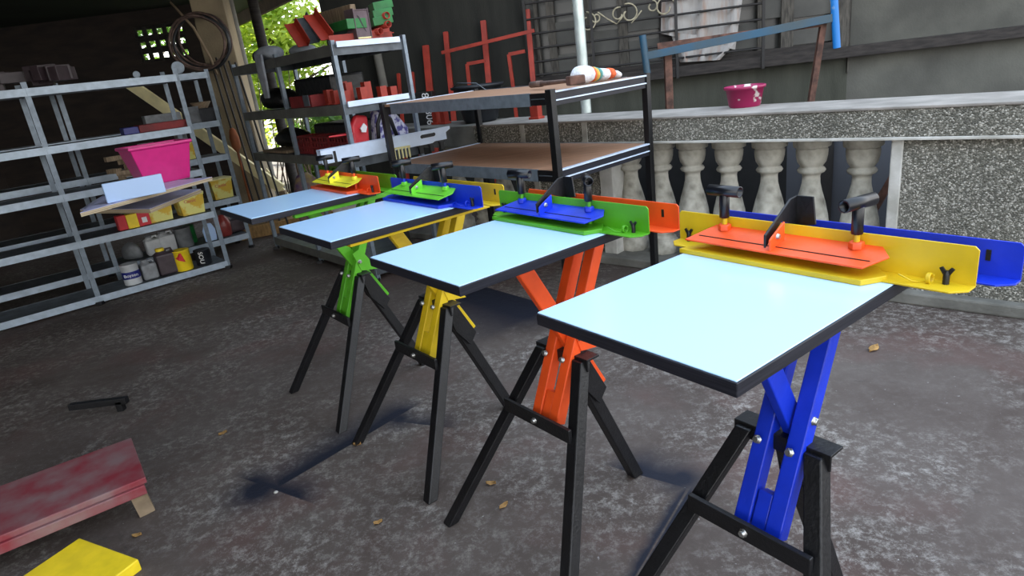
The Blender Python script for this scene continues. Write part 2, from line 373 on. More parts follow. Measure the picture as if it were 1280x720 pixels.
    uj = jaw(.927, .398, .486, .004, .378, .0035, top_jaw, 'upper_jaw', rise=r_)
    # front lip folded from the upper jaw
    # clamp studs + T handles
    for k, (v, u) in enumerate(((.058, .456), (.318, .456))):
        td = tube_dirs[k]; zt = .927+r_*(u-.398)+.0035
        h = MB().lathe([(.013, 0), (.013, .010), (.011, .012)], P(u, v, zt-.001), 6).build('clamp_nut', top_jaw, root, .0008)
        st = MB().tube(P(u, v, .9006), P(u, v, zt+.05), .0052, n=14).build('stud', low_jaw, root)
        g = MB().lathe([(.0088, zt+.024), (.0100, zt+.026), (.0100, zt+.070), (.008, zt+.073)], P(u, v, 0), 8).build('handle_sleeve', black_plastic, root)
        dd = Vector((td[0], -td[1], td[2] if len(td) > 2 else 0)).normalized()
        c = P(u, v, zt+.078)
        MB().pipe(c-dd*.035, c+dd*.035, .0112, .0026).build('handle_grip', black_plastic, root)
    # pivot bracket on the jaw and black lever
    zt = .930
    vb = .188
    br = MB().prism([P(.402, vb, zt), P(.402, vb, zt+.022), P(.408, vb, zt+.026), P(.448, vb, zt+.046), P(.448, vb, zt+.006)], Bd*.004).build('pivot_bracket', top_jaw, root, .0008)
    bolt(P(.424, vb+.004, zt+.024), Bd, .005, .005)
    vl = .178
    MB().prism([P(.402, vl, zt+.006), P(.402, vl, zt+.030), P(.484, vl, zt+.080), P(.508, vl, zt+.082), P(.508, vl, zt+.030), P(.498, vl, zt+.014), P(.490, vl, zt+.030), P(.455, vl, zt+.045)], Bd*.0045)\
        .prism([P(.508, vl, zt+.082), P(.508, vl+.036, zt+.082), P(.508, vl+.042, zt+.030), P(.508, vl+.022, zt+.026), P(.508, vl+.020, zt+.006), P(.508, vl+.004, zt+.006), P(.508, vl, zt+.03)], -Ad*.0045).build('lever', lever_m, root, .0008)
    # fences: two L-angles side by side
    def fence(u0, u1, z0, z1, v0, v1, mt, name):
        o = MB().prism([P(u1, v0, z0), P(u1, v0, z1-.006), P(u1, v0+.006, z1), P(u1, v1-.006, z1), P(u1, v1, z1-.006), P(u1, v1, z0)], -Ad*.003)\
            .prism([P(u0+.022, v0, z0), P(u0, v0+.02, z0), P(u0, v1-.02, z0), P(u0+.02, v1, z0), P(u1, v1, z0), P(u1, v0, z0)], Zd*.003).build(name, mt, root, .0008)
        return o
    f1 = fence(.425, .473, .9008, .966, -.066, .492, low_jaw, 'front_fence')
    f2 = fence(.488, .531, .9008, .962, .0, .532, back_m, 'rear_fence')
    MB().bar(P(.5272, .487, .928), P(.5272, .487, .946), .007, .0018, Bd).build('slot', black_steel, f2, .0005)
    def wing(u, v):
        c = P(u, v, .904)
        q = MB().lathe([(.0048, 0), (.0048, .016), (.003, .022)], c, 10)
        for s_ in (-1, 1):
            q.prism([c+Vector((-.0015, s_*.002, .010)), c+Vector((-.0015, s_*.011, .025)), c+Vector((-.0015, s_*.006, .028)), c+Vector((-.0015, 0, .020))], (.003, 0, 0))
        q.build('wing_nut', black_steel, root, .0006)
    wing(.462, -.036); wing(.458, .456)
    # little coil spring by the wing nut
    pts = [P(.452+.008*math.cos(t), .432+.002*t/6.28, .911+.008*math.sin(t)) for t in [i*.4 for i in range(50)]]
    MB().path(pts, .0016, 6).build('coil_spring', low_jaw, root)
    MB().path([P(.452, .432, .904), P(.440, .415, .906), P(.430, .398, .918)], .0012, 6).build('spring_wire', low_jaw, root)
    return root
T = [(-1.1305, 2.598, .6425), (-.7308, 2.0721, .6585), (-.3416, 1.54, .6413), (.0352, 1.0295, .6168)]
work_table(*T[3], blue, orange, yellow, blue, 'white-topped work table with blue stand and orange clamp, nearest and at far right', ((0, 1), (1, .22)), plate=False)
work_table(*T[2], orange, blue, green, orange, 'white-topped work table with orange stand and blue clamp jaw', ((.25, 1), (.6, -.8)))
work_table(*T[1], yellow, lgreen, blue, yellow, 'white-topped work table with yellow stand and bright green clamp jaw', ((1, .4), (1, .5)), (.374, .010), .30)
work_table(*T[0], green, lyellow, orange, green, 'white-topped work table with green stand and yellow clamp jaw, farthest from camera', ((1, .6), (1, .3)), (.372, .016, .16), .30)

# ================================================================== GROUND
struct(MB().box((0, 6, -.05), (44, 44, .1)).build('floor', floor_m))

# ================================================================== BLACK RACK
DA = dirv(43); DB = dirv(-49.5); ZZ = Vector((0, 0, 1))
F = Vector((.290, 3.117, 0)); Rr = F+DA*.79; Lr = F-DB*1.47; BLr = Lr+DA*.79
zt_ = heightat(F, 115); z2_ = .80
rack = empty('storage_rack', F, 0, 'black steel rack with two brown plywood shelves behind the work tables', 'rack')
lo = lambda v: Vector(v)-F
for g in (F, Rr, Lr, BLr):
    g = lo(g); g.z = 0
    q = MB().bar(g, g+ZZ*(zt_+.012), .036, .036, DA); q.build('post', black_steel, rack, .002)
for z in (zt_, z2_):
    c = lo((F+BLr)/2); c.z = z-.008
    sh = MB().box(c, (.79, 1.47, .014), DA, DB, ZZ).build('plywood_shelf', plyface, rack, .001)
    # long side channel (galvanised) and end channels (black with bright lips)
    for a, b_, nn in ((F, Lr, -DA), (Rr, BLr, DA)):
        a = lo(a); b_ = lo(b_); o_ = nn*.004
        a = a-DB*.13+nn*.0; b_ = b_+DB*.09
        MB().bar(Vector((*a.xy, z-.030))+o_, Vector((*b_.xy, z-.030))+o_, .006, .062, nn).bar(Vector((*a.xy, z-.003))-nn*.012, Vector((*b_.xy, z-.003))-nn*.012, .03, .004, nn).build('long_channel', galv, rack, .001)
    for a, b_, nn in ((F, Rr, DB), (Lr, BLr, -DB)):
        a = lo(a); b_ = lo(b_); a = a+DA*.018; b_ = b_-DA*.018
        o = MB().bar(Vector((*a.xy, z-.033)), Vector((*b_.xy, z-.033)), .02, .064, nn).build('end_channel', black_edge, rack, .001)
        MB().bar(Vector((*a.xy, z-.001))+nn*.006, Vector((*b_.xy, z-.001))+nn*.006, .024, .007, nn).bar(Vector((*a.xy, z-.040))+nn*.012, Vector((*b_.xy, z-.040))+nn*.012, .008, .006, nn).build('channel_lip', whitem, o)
    for a in (F,):
        a = lo(a); MB().bar(Vector((*(a-DB*.02).xy, z-.03))-DA*.004, Vector((*(a-DB*.13).xy, z-.03))-DA*.004, .012, .055, DA).build('black_bracket', black_steel, rack, .001)
        MB().bar(Vector((*(a-DB*.03).xy, z-.028))-DA*.011, Vector((*(a-DB*.12).xy, z-.028))-DA*.011, .004, .005, DA).build('bracket_rod', galvd, rack)
# sledge hammer on the top shelf
hz = zt_+.0145
h0 = Z(664, 104, hz+.02); h0.z = hz+.012; h1 = Z(716, 101, hz+.02); h1.z = hz+.022
ham = empty('hammer', ((h0+h1)/2).xy.to_3d()+ZZ*hz, 0, 'rusty pipe-handled hammer lying on the top plywood shelf', 'hammer'); hb = ham.location.copy()
MB().pipe(h0-hb, (h0*.72+h1*.28)-hb, .0165, .003).tube(h0*.74+h1*.26-hb, h1-hb, .0125, .009).build('handle', rusty_pipe, ham)
hd = (h1-h0).normalized(); hs = Vector((-hd.y, hd.x, 0))
MB().bar(h1-hb+hd*.028-hs*.042, h1-hb+hd*.028+hs*.042, .046, .042).build('head', rust, ham, .006)
# knitted cloth heap with coloured bands
def lump(pts, name, mt, parent=None, sub=2, seed=1, amp=.006, loc=None):
    # pts: list of (pos, radius) -> blobby cloth pile (closed surface)
    mbl = MB(); rnd = random.Random(seed)
    n = 20; rings = []
    for (p, rx, rz) in pts:
        ring = []
        for k in range(n):
            t = 2*math.pi*k/n; j = 1+rnd.uniform(-.10, .10)
            ring.append(Vector(p)+Vector((0, 0, rz+rz*math.sin(t)*j if math.sin(t) > 0 else rz*(1+math.sin(t))))+pts_side*(rx*math.cos(t)*j))
        rings.append(ring)
    vs = [v for r_ in rings for v in r_]; fs = []
    for i in range(len(rings)-1):
        fs += [(i*n+k, i*n+(k+1) % n, (i+1)*n+(k+1) % n, (i+1)*n+k) for k in range(n)]
    fs += [tuple(range(n)), tuple((len(rings)-1)*n+k for k in range(n))]
    mbl.add(vs, fs, True); o = mbl.build(name, mt, parent, loc=loc)
    md = o.modifiers.new('s', 'SUBSURF'); md.levels = md.render_levels = 1
    return o
# cloth profile along the far edge of the shelf
c0 = Rr - DA*.44 - DB*.14; pts_side = DB
def cl(t, rx, rz): p = c0 + DA*(t*.40); rz *= 1.35; return (Vector((p.x, p.y, hz-.012)), rx, rz)
rag = lump([cl(0, .03, .022), cl(.06, .055, .036), cl(.25, .06, .034), cl(.27, .06, .033)], 'knitted_rag', cloth_s, seed=3)
tag(rag, 'white knitted rag with orange and green bands on the top shelf corner', 'rag')
def sub(a_, b_, mt, sd): return lump([cl(a_, .062-.028*a_, .036-.019*a_), cl((a_+b_)/2, .063-.028*a_, .036-.019*a_), cl(b_, .062-.028*b_, .036-.019*b_)], 'coloured_band', mt, rag, seed=sd)
sub(.27, .33, band_o, 4); sub(.33, .40, band_y, 5); sub(.40, .46, band_g, 6)
lump([cl(.46, .05, .027), cl(.60, .046, .024), cl(.68, .044, .023)], 'rag_body', cloth_s, rag, seed=7)
sub(.68, .80, band_o, 8)
lump([cl(.80, .040, .020), cl(.92, .03, .014), cl(1.0, .015, .009)], 'rag_tail', cloth_s, rag, seed=9)
# small brackets at the left end of the lower shelf
p = Z(496, 199, z2_); cz = z2_-.001
cb = empty('slotted_bracket', (p.x, p.y, cz), R(20), 'cream slotted steel bracket standing on the lower plywood shelf', 'bracket')
q = MB(); q.box((.045, 0, .072), (.12, .02, .012)).box((-.008, 0, .036), (.014, .02, .072))
for k in range(4): q.box((.022+k*.024, 0, .036), (.009, .018, .072))
q.build('bracket_body', cream, cb, .001)
for k in range(3):
    p = Z(527+k*13, 192-k*3, z2_)
    MB().box((p.x, p.y, cz+.025), (.03, .03, .05), dirv(30), dirv(120)).box((p.x, p.y, cz+.05), (.045, .02, .012), dirv(30), dirv(120)).build('steel_clip', black_steel, None, .001, loc=(p.x, p.y, cz))
for i, o in enumerate([o for o in bpy.data.objects if o.name.startswith('steel_clip')]):
    tag(o, 'small black steel clip beside the cream slotted bracket on the lower shelf', 'clip', 'black steel clips on the lower shelf')

# ================================================================== BALUSTRADE
RD = dirv(-44.2); RN = Vector((-RD.y, RD.x, 0))   # RN points away from the camera
P0 = Vector((.717, 3.985, 0)); zb = .788; RW = .40; zt = PL(740, 152, P0, RN).z
def rl(s, d=0, z=0): v = P0+RD*s+RN*d; return Vector((v.x, v.y, z))
def sof(px, py, z, d=0):   # distance along the rail line seen at a pixel
    q = PL(px, py, P0+RN*d, RN); return (q-P0).dot(RD)
s_end = sof(593, 170, 0)
bal = struct(MB().box(rl((s_end+4.2)/2, RW/2, (zb+zt)/2), (4.2-s_end, RW, zt-zb-.006), RD, RN, ZZ).build('trim_1', pebble_m, None, .004))
bal['label'] = 'pebble-dash balustrade rail'
struct(MB().box(rl((s_end+4.2)/2, RW/2, zt+.003), (4.2-s_end+.01, RW+.012, .014), RD, RN, ZZ).build('trim_2', railtop_m, None, .004))
struct(MB().box(rl((s_end+4.2)/2, RW/2, zb-.004), (4.2-s_end+.01, RW+.016, .014), RD, RN, ZZ).build('trim_3', trim_m, None, .003))
struct(MB().box(rl(s_end-.9, RW/2+.03, (zb+zt)/2-.01), (1.8, RW, zt-zb+.03), RD, RN, ZZ).build('trim_4', concrete_p, None, .006))
n_ = 5
for px in (653, 731):
    s = sof(px, 165, 0); struct(MB().box(rl(s, -.001, (zb+zt)/2), (.040, .008, zt-zb), RD, RN, ZZ).build('trim_%d' % n_, mortar_m, None, .002)); n_ += 1
struct(MB().box(rl(1.0, RW/2, .03), (6.4, RW+.06, .06), RD, RN, ZZ).build('trim_%d' % n_, concrete_p, None, .01)); n_ += 1
# pebble panel between posts (left of the balusters)
sA, sB = sof(645, 240, 0), sof(752, 240, 0)
struct(MB().box(rl((sA+sB)/2, .14, .415), (sB-sA, .18, .73), RD, RN, ZZ).build('wall_left', pebble_m, None, .004))
for s in (sA+.03, sof(668, 240, 0)):
    struct(MB().box(rl(s, .045, .415), (.045, .02, .73), RD, RN, ZZ).build('trim_%d' % n_, mortar_m, None, .003)); n_ += 1
struct(MB().box(rl(sB+.02, .13, .415), (.10, .20, .73), RD, RN, ZZ).build('trim_%d' % n_, trim_m, None, .006)); n_ += 1
# right post
s = sof(1109, 250, 0)
struct(MB().box(rl(s+.02, .15, .415), (.05, .26, .73), RD, RN, ZZ).build('trim_%d' % n_, trim_m, None, .006)); n_ += 1
struct(MB().box(rl(s+.045+.35, .15, .415), (.70, .25, .73), RD, RN, ZZ).build('wall_right', pebble_m, None, .004))
struct(MB().box(rl(s+.02, .13, .085), (.17, .34, .055), RD, RN, ZZ).build('trim_%d' % n_, trim_m, None, .012)); n_ += 1
# balusters
prof = [(.080, .155), (.080, .16), (.072, .165), (.064, .178), (.074, .19), (.080, .20), (.066, .215), (.074, .235), (.090, .27), (.095, .31), (.088, .36), (.072, .43), (.055, .49), (.046, .53), (.044, .565), (.047, .58), (.064, .588), (.071, .600), (.064, .612), (.053, .618), (.058, .625), (.071, .645), (.077, .675), (.079, .705), (.074, .715), (.078, .718)]
bm_b = None
def baluster(s, label_, group, first=[None]):
    c = rl(s, .19, 0)
    if first[0] is None:
        o = MB().lathe(prof, (0, 0, 0), 28).build('baluster', baluster_m)
        b2 = MB().lathe([(.088, .056), (.092, .065), (.092, .145), (.078, .158)], (0, 0, 0), 8).build('pedestal', baluster_m, o, .004)
        b3 = MB().lathe([(.070, .712), (.092, .722), (.096, .785)], (0, 0, 0), 8).build('capital', baluster_m, o, .004)
        first[0] = o
    else:
        o = first[0].copy(); COL.objects.link(o)
        for ch in first[0].children: k = ch.copy(); COL.objects.link(k); k.parent = o
    o.location = c; o.rotation_euler = (0, 0, R(-44.2+22.5)); tag(o, label_, 'baluster', group)
G = 'concrete balusters under the pebble-dash rail'
ordn = [(787, 'aged white concrete baluster nearest right of the pebble panel, left of the black rack post'), (825, 'aged white concrete baluster just right of the black rack post'),
        (865, 'aged white concrete baluster, second to the right of the black rack post'), (911, 'aged white concrete baluster, third to the right of the black rack post'),
        (962, 'aged white concrete baluster, fourth to the right of the black rack post'), (1015, 'aged white concrete baluster, second from the white end post on the right'),
        (1079, 'aged white concrete baluster beside the white end post on the right')]
for px, lb in ordn: baluster(sof(px, 190, 0, .19), lb, G)
for px, lb in ((575, 'concrete baluster behind the lower rack shelf, leftmost under the rail'), (603, 'concrete baluster behind the lower rack shelf, second from the left'), (630, 'concrete baluster behind the lower rack shelf, third from the left')):
    baluster(sof(px, 235, 0, .19), lb, G)

sm = sof(985, 230, 0, .95)
struct(MB().box(rl((sm-1.6)/2, .95, .40), (sm+1.6, .06, .80), RD, RN, ZZ).build('wall_and_shade', mat('shade_sheet', (.012, .012, .012), .9, var=.4, vscale=5)))  # shade behind the left balusters, put in as a near-black sheet
struct(MB().box(rl((sm+4.2)/2, .95, .40), (4.2-sm, .06, .80), RD, RN, ZZ).build('wall_and_shade.001', lower_wall))
# ================================================================== HOUSE WALL
WD = dirv(-12); WN = Vector((-WD.y, WD.x, 0)); W0 = Vector((0, 6.4, 0))
def wp(px, py, d=0): return PL(px, py, W0+WN*d, WN)
def ws(px, py): return (wp(px, py)-W0).dot(WD)
def wl(s, d=0, z=0): v = W0+WD*s+WN*d; return Vector((v.x, v.y, z))
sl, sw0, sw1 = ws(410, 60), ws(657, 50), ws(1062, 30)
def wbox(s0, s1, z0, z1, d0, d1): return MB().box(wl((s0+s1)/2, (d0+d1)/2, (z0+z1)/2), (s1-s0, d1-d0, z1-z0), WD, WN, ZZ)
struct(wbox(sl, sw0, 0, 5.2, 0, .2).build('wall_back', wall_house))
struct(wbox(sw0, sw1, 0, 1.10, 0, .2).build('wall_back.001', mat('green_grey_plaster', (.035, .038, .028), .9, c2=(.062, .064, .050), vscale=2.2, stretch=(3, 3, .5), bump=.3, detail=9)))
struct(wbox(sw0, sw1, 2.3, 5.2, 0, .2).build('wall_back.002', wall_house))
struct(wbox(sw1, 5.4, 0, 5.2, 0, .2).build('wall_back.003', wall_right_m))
struct(wbox(sl, 5.4, 2.75, 2.85, -1.0, 0).build('ceiling_eave', fascia_m))  # eave above the view, added to darken the house wall
bpy.data.objects['ceiling_eave'].name = 'ceiling'
struct(wbox(sw0-.3, 5.4, 1.03, 1.12, -.10, .0).build('trim_%d' % n_, wood_dark, None, .004)); n_ += 1
struct(wbox(sw1-.01, sw1+.0, .9, 2.4, -.03, .02).build('trim_%d' % n_, wood_grey)); n_ += 1
# window
win = struct(empty('window_1', wl((sw0+sw1)/2, 0, 1.1)))
o0 = win.location.copy()
def winpart(mb, name, mt, parent=win, bev=0): 
    mb.v = [v-o0 for v in mb.v]; return mb.build(name, mt, parent, bev)
winpart(wbox(sw0, sw1, 1.10, 2.3, .12, .14), 'window_backing', glass_d)
winpart(wbox(sw0, sw1, 1.10, 1.17, -.02, .10), 'window_frame', wood_dark)
winpart(wbox(sw1-.13, sw1, 1.10, 2.3, -.03, .10), 'window_frame', wood_grey)
# mullions, louvre panels
mull = [(672, .03), (690, .07), (735, .05), (779, .08), (832, .10), (905, .11), (950, .04), (984, .10)]
for px, w in mull:
    s = ws(px, 45); winpart(wbox(s-w/2, s+w/2, 1.12, 2.3, .0, .09), 'mullion', wood_grey if px != 832 else wood_dark)
for a, b_, z0, z1 in ((692, 732, 1.15, 1.34), (692, 732, 1.42, 1.62), (737, 777, 1.32, 1.50), (786, 828, 1.15, 1.38), (786, 828, 1.46, 1.9), (915, 950, 1.2, 1.40), (955, 980, 1.42, 1.9), (990, 1045, 1.18, 1.34), (990, 1045, 1.40, 1.9)):
    winpart(wbox(ws(a, 50), ws(b_, 50), z0, z1, .03, .06), 'louvre_panel', louvre)
sG0, sG1 = ws(660, 60), ws(952, 60)
for z in (1.19, 1.305, 1.42, 1.545, 1.67, 1.80):
    winpart(MB().tube(wl(sG0, -.10, z), wl(sG1, -.10, z), .009, n=8), 'grille_bar', iron)
for px in (662, 742, 845, 951):
    s = ws(px, 60); winpart(wbox(s-.012, s+.012, 1.02, 2.3, -.115, -.095), 'grille_upright', iron)
def scroll(c, r, turns, start, sgn=1, n=26, dr=.55):
    pts = []
    for i in range(n):
        t = i/(n-1); a = start+sgn*turns*2*math.pi*t; rr = r*(1-dr*t)
        pts.append(c+WD*(rr*math.cos(a))+ZZ*(rr*math.sin(a)))
    return MB().path(pts, .007, 6)
for px, py, r, tn, st, sg in ((734, 28, .085, 1.0, 1.6, -1), (745, 22, .045, .9, 3.0, 1), (773, 18, .06, .8, 1.2, 1), (786, 17, .085, .9, 2.0, -1), (815, 8, .05, .9, 1.5, -1), (831, 9, .09, 1.0, 0, 1)):
    c = wp(px, py, -.105); winpart(scroll(c, r, tn, st, sg), 'scroll', scroll_m)
for a, b_ in (((747, 15), (771, 30)), ((771, 30), (782, 14)), ((789, 29), (802, 13))):
    winpart(MB().path([wp(*a, -.105), wp((a[0]+b_[0])/2, (a[1]+b_[1])/2+1, -.105), wp(*b_, -.105)], .006, 6), 'scroll', scroll_m)
# hanging cloth inside the grille
def drape(name, corners, d, mt, label, cat, nx=26, nz=14, amp=.03):
    (tl, tr, br, bl) = corners; q = []; th = .006
    for side in (0, 1):
        for j in range(nz+1):
            for i in range(nx+1):
                u = i/nx; w = j/nz
                px = (tl[0]*(1-u)+tr[0]*u)*(1-w)+(bl[0]*(1-u)+br[0]*u)*w; py = (tl[1]*(1-u)+tr[1]*u)*(1-w)+(bl[1]*(1-u)+br[1]*u)*w
                wv = amp*(math.sin(u*17+w*2)+.5*math.sin(u*31+1))*(.5+.5*w)
                q.append(wp(px, py, d+wv)+WN*(side*th))
    m_ = (nx+1)*(nz+1); fs = []
    for side in (0, 1):
        for j in range(nz):
            for i in range(nx):
                a = side*m_+j*(nx+1)+i; fs.append((a, a+1, a+nx+2, a+nx+1))
    c = q[0].copy(); o = MB().add(q, fs, True).build(name, mt, None, loc=(c.x, c.y, c.z)); return tag(o, label, cat)
hc = drape('hanging_cloth', ((828, -50), (935, -50), (919, 62), (826, 42)), -.06, cloth_w, 'stained white cloth hanging inside the window grille', 'cloth')
fold = drape('fold', ((838, 40), (922, 50), (900, 75), (850, 78)), -.08, cloth_w, 'lower fold', 'cloth', 14, 6)
fold.parent = hc; fold.location = fold.location-hc.location
del fold['category']; del fold['label']
# pole standing on the rail
pc = Z(733, 141, zt+.01)
pole = MB().tube((0, 0, 0), (0, 0, 2.1), .036, n=28).build('pole', pipe_g, None); pole.location = (pc.x, pc.y, zt+.01)
struct(pole); pole.name = 'trim_%d' % n_; n_ += 1
# magenta pot
pc = rl(sof(928, 126, 0, .30), .33, zt+.01)
pot = MB().lathe([(.080, 0), (.086, .01), (.102, .098), (.112, .099), (.114, .113), (.108, .115), (.100, .10), (.084, .012)], (0, 0, 0), 32, cap=True).build('paint_pot', pinkd); pot.location = pc
tag(pot, 'magenta plastic pot with white paint drips on the balustrade rail', 'pot')
# stand behind the rail
SP = lambda px, py: PL(px, py, (0, 5.35, 0), WN)
a, b_ = SP(808, 70), SP(1042, 22); g = SP(835, 70); g2 = SP(1031, 32)
st = empty('steel_stand', (g.x, g.y, 0), 0, 'blue and rusty steel trestle stand between balustrade and window', 'stand'); sb = Vector((g.x, g.y, 0))
MB().tube(SP(803, 44)-sb, SP(809, 92)-sb, .026, n=18).build('upright_tube', blue_old, st)
MB().tube(SP(1041, -30)-sb, SP(1046, 60)-sb, .026, n=18).build('upright_tube', blue_pipe, st)
MB().bar(a-sb, b_-sb, .03, .055).build('top_beam', blue_old, st, .002)
MB().bar(SP(822, 58)-sb+WN*.04, SP(1035, 28)-sb+WN*.04, .03, .045).build('rear_beam', rust, st, .002)
MB().bar(Vector((0, 0, 0))+WN*.05, g-sb+WN*.05+ZZ*.02, .055, .04).build('leg', rust, st, .002)
t_ = Vector((g2.x, g2.y, 0))-sb-WD*.16
MB().bar(t_+WN*.05, g2-sb+WN*.05, .055, .04).build('leg', rust, st, .002)
# things standing behind the balusters
MB_ = MB().bar(Vector((2.02, 3.95, 0)), Vector((2.02, 3.95, .86)), .09, .07).build('post', black_steel, None, .004, loc=(2.02, 3.95, 0)); MB_.name = 'steel_post'
tag(MB_, 'black steel post standing behind the right balusters', 'post')
a_ = PL(1120, 215, rl(0, .75), RN); b_ = PL(1085, 275, rl(0, .75), RN); dn = (b_-a_); b2 = a_+dn*(a_.z/(-dn.z))
q = MB().bar(a_-dn*.3, b2, .04, .04).build('leaning_bar', rust, None, loc=b2); tag(q, 'rusty steel bar leaning behind the balusters by the end post', 'bar')

# ================================================================== RED STEEL PARTS ALONG THE WALL, TUBS ON THE RAIL
def onwall_bar(name, a, b, w, h, mt, label, group, d=-.12, floor=True):
    p = wp(*a, d); q_ = wp(*b, d)
    o = MB().bar(p, q_, w, h, WD).build(name, mt, None, .002, loc=q_ if q_.z < p.z else p); return tag(o, label, 'steel bar' if 'bar' in name else 'steel frame', group)
def leaner(px_top, py_top, w, label, px_bot=None, mt=orange_dull, dt=-.06):
    p = wp(px_top, py_top, dt); s = ws(px_top, py_top)
    f_ = wl(s+.02, -.40, 0); o = MB().bar(f_, p, w, .03, WD).build('steel_bar', mt, None, .002, loc=f_)
    return tag(o, label, 'steel bar', 'red steel bars leaning on the dark house wall')
for px, py, w, lb in ((532, 57, .062, 'wide red steel bar leaning on the dark wall, left of the tall red gate'), (516, 90, .02, 'thin short red rod on the dark wall near the grey rack'),
                      (498, 92, .03, 'short red bar partly hidden by the grey rack post')):
    leaner(px, py, w, lb)
gate = empty('steel_gate', wl(ws(604, 60), -.40, 0), 0, 'tall red steel gate of three uprights and a slanting rail against the dark wall', 'gate', None); gb = gate.location.copy()
for px, py, w in ((557, 40, .045), (604, 26, .05), (659, 12, .045)):
    p = wp(px, py, -.06); MB().bar(wl(ws(px, py)+.02, -.40, 0)-gb, p-gb, w, .03, WD).build('upright', orange_dull, gate, .002)
MB().bar(wp(552, 66, -.22)-gb, wp(668, 38, -.22)-gb, .02, .03, WN).build('rail', orange_dull, gate, .001)
def frame_on_wall(pts, w, label, d=-.2):
    P_ = [wp(*p, d) for p in pts]; f_ = P_[-1].copy(); f_.z = 0; P_.append(f_)
    q = MB()
    for i in range(len(P_)-1): q.bar(P_[i], P_[i+1], w, .03, WN)
    o = q.build('bent_angle', orange_dull, None, .001, loc=f_); return tag(o, label, 'steel angle', 'bent red angles by the dark house wall')
frame_on_wall([(656, 64), (636, 68), (641, 105)], .035, 'red angled steel frame below the left end of the window')
frame_on_wall([(606, 76), (584, 80), (586, 100)], .03, 'dim red steel frame behind the black tub')
for px, lb in ((545, 'short red block lying on the concrete ledge behind the rack'), (555, 'red block second on the ledge behind the rack, beside the black tub'), (668, 'dark red bracket on the rail under the rack top shelf')):
    py = 158 if px < 600 else 142
    pz = rl(sof(px, py, 0, .2), .22, zt+.010 if px > 600 else zt+.006); w = .05 if px < 600 else .07
    q = MB().box((0, 0, .07), (w, .05, .14), RD, RN).box((0, 0, .008), (w+.02, .07, .016), RD, RN).build('steel_block', orange_dull, None, .002); q.location = pz; tag(q, lb, 'steel block', 'red blocks on the rail')
# black tub on the rail
pz = rl(sof(596, 160, 0, .2), .26, zt+.010)
tub = MB().lathe([(.12, 0), (.135, .02), (.185, .25), (.20, .25), (.205, .268), (.19, .27), (.178, .255), (.13, .025)], (0, 0, 0), 36).build('black_tub', dark_plastic); tub.location = pz
tag(tub, 'large round black plastic tub standing on the balustrade rail behind the rack', 'tub')
MB().path([(-.19, 0, .262), (-.14, -.13, .30), (0, -.20, .285), (.10, -.22, .20)], .004, 6).build('wire_handle', galvd, tub)
# black printed box on the ledge
pz = rl(sof(531, 150, 0, .22), .26, zt+.006)
bx = MB().box((0, 0, .13), (.16, .12, .26), WD, WN).build('printed_box', blackbag, None, .004); bx.location = pz; tag(bx, 'black box with white sideways lettering on the ledge behind the rack', 'box')
text('lettering', '806', .085, text_w, bx, Vector((0, 0, .19))+WD*.02-WN*.0615, ZZ*-1, WD); text('lettering', '806', .085, text_w, bx, Vector((0, 0, .06))+WD*.03-WN*.0615, ZZ*-1, WD)

# ================================================================== GALVANISED RACKS
def slotted_rack(name, front_pts, depth_dir, depth, levels, label, posts_h=1.58, mt=galv, mf=galvd, white_end=False, me=None, board_drop=.05, back=True):
    me = me or mat('bright_shelf_edge', (.36, .43, .50), .42, .3, var=.12, vscale=20)
    f0 = Vector(front_pts[0]); root = empty(name, (f0.x, f0.y, 0), 0, label, 'rack'); b0 = Vector((f0.x, f0.y, 0))
    pts = [Vector((p[0], p[1], 0))-b0 for p in front_pts]
    ld = (pts[-1]-pts[0]).normalized()
    for p in pts+([p+depth_dir*depth for p in pts] if back else []):
        MB().bar(p+ld*0+ZZ*.012, p+ZZ*posts_h, .034, .003, ld).bar(p+depth_dir*.015+ZZ*.012, p+depth_dir*.015+ZZ*posts_h, .003, .034, ld).build('post', mt, root)
        MB().box(p+ZZ*.012, (.045, .045, .024)).build('rubber_foot', black_steel, root, .003)
    for z in levels:
        a, b = pts[0], pts[-1]
        q = MB().box((a+b)/2+depth_dir*depth/2+ZZ*(z-.004), ((b-a).length, depth, .004), ld, depth_dir, ZZ)
        q.build('shelf', mf, root)
        for o_, nn in ((0, -1), (depth, 1)):
            MB().bar(a+depth_dir*o_+ZZ*(z-board_drop/2), b+depth_dir*o_+ZZ*(z-board_drop/2), .004, board_drop, depth_dir).build('shelf_edge', me if o_ == 0 else mf, root)
        for e in (a, b):
            MB().bar(e+ZZ*(z-board_drop/2), e+depth_dir*depth+ZZ*(z-board_drop/2), .004, board_drop, ld).build('end_edge', mf, root)
    return root
AD = dirv(40)
leg1 = Z(286.5, 335, 0); leg2 = Z(315, 309, 0)
L1 = [1.54, 1.155, .825, .485, .065]; DN = dirv(130)
slotted_rack('shelf_rack', [leg1, leg1-AD*.95, leg1-AD*1.9], DN, .34, L1, 'grey slotted-steel shelf rack at the left edge holding tubs and tins')
slotted_rack('shelf_rack', [leg2, leg2-AD*1.1, leg2-AD*2.2], DN, .34, [1.56, 1.157, .866, .484, .14], 'second grey shelf rack standing right behind the left one')
gA, gB = Z(346, 311, 0), Z(400.6, 329, 0); md_ = (gB-gA).normalized(); gC = gA+md_*((gB-gA).length*2.0)
mid_perp = Vector((-md_.y, md_.x, 0)); mid_perp = mid_perp if mid_perp.x > 0 else -mid_perp
L2 = [1.555, 1.195, .86, .11]
mid = slotted_rack('shelf_rack', [gA, gB, gC], mid_perp, .52, L2, 'long three-bay slotted-steel rack with orange angle pieces piled on top', mf=galvd, me=mat('dull_olive_steel', (.12, .12, .105), .55, .3, var=.25, vscale=8), board_drop=.065)
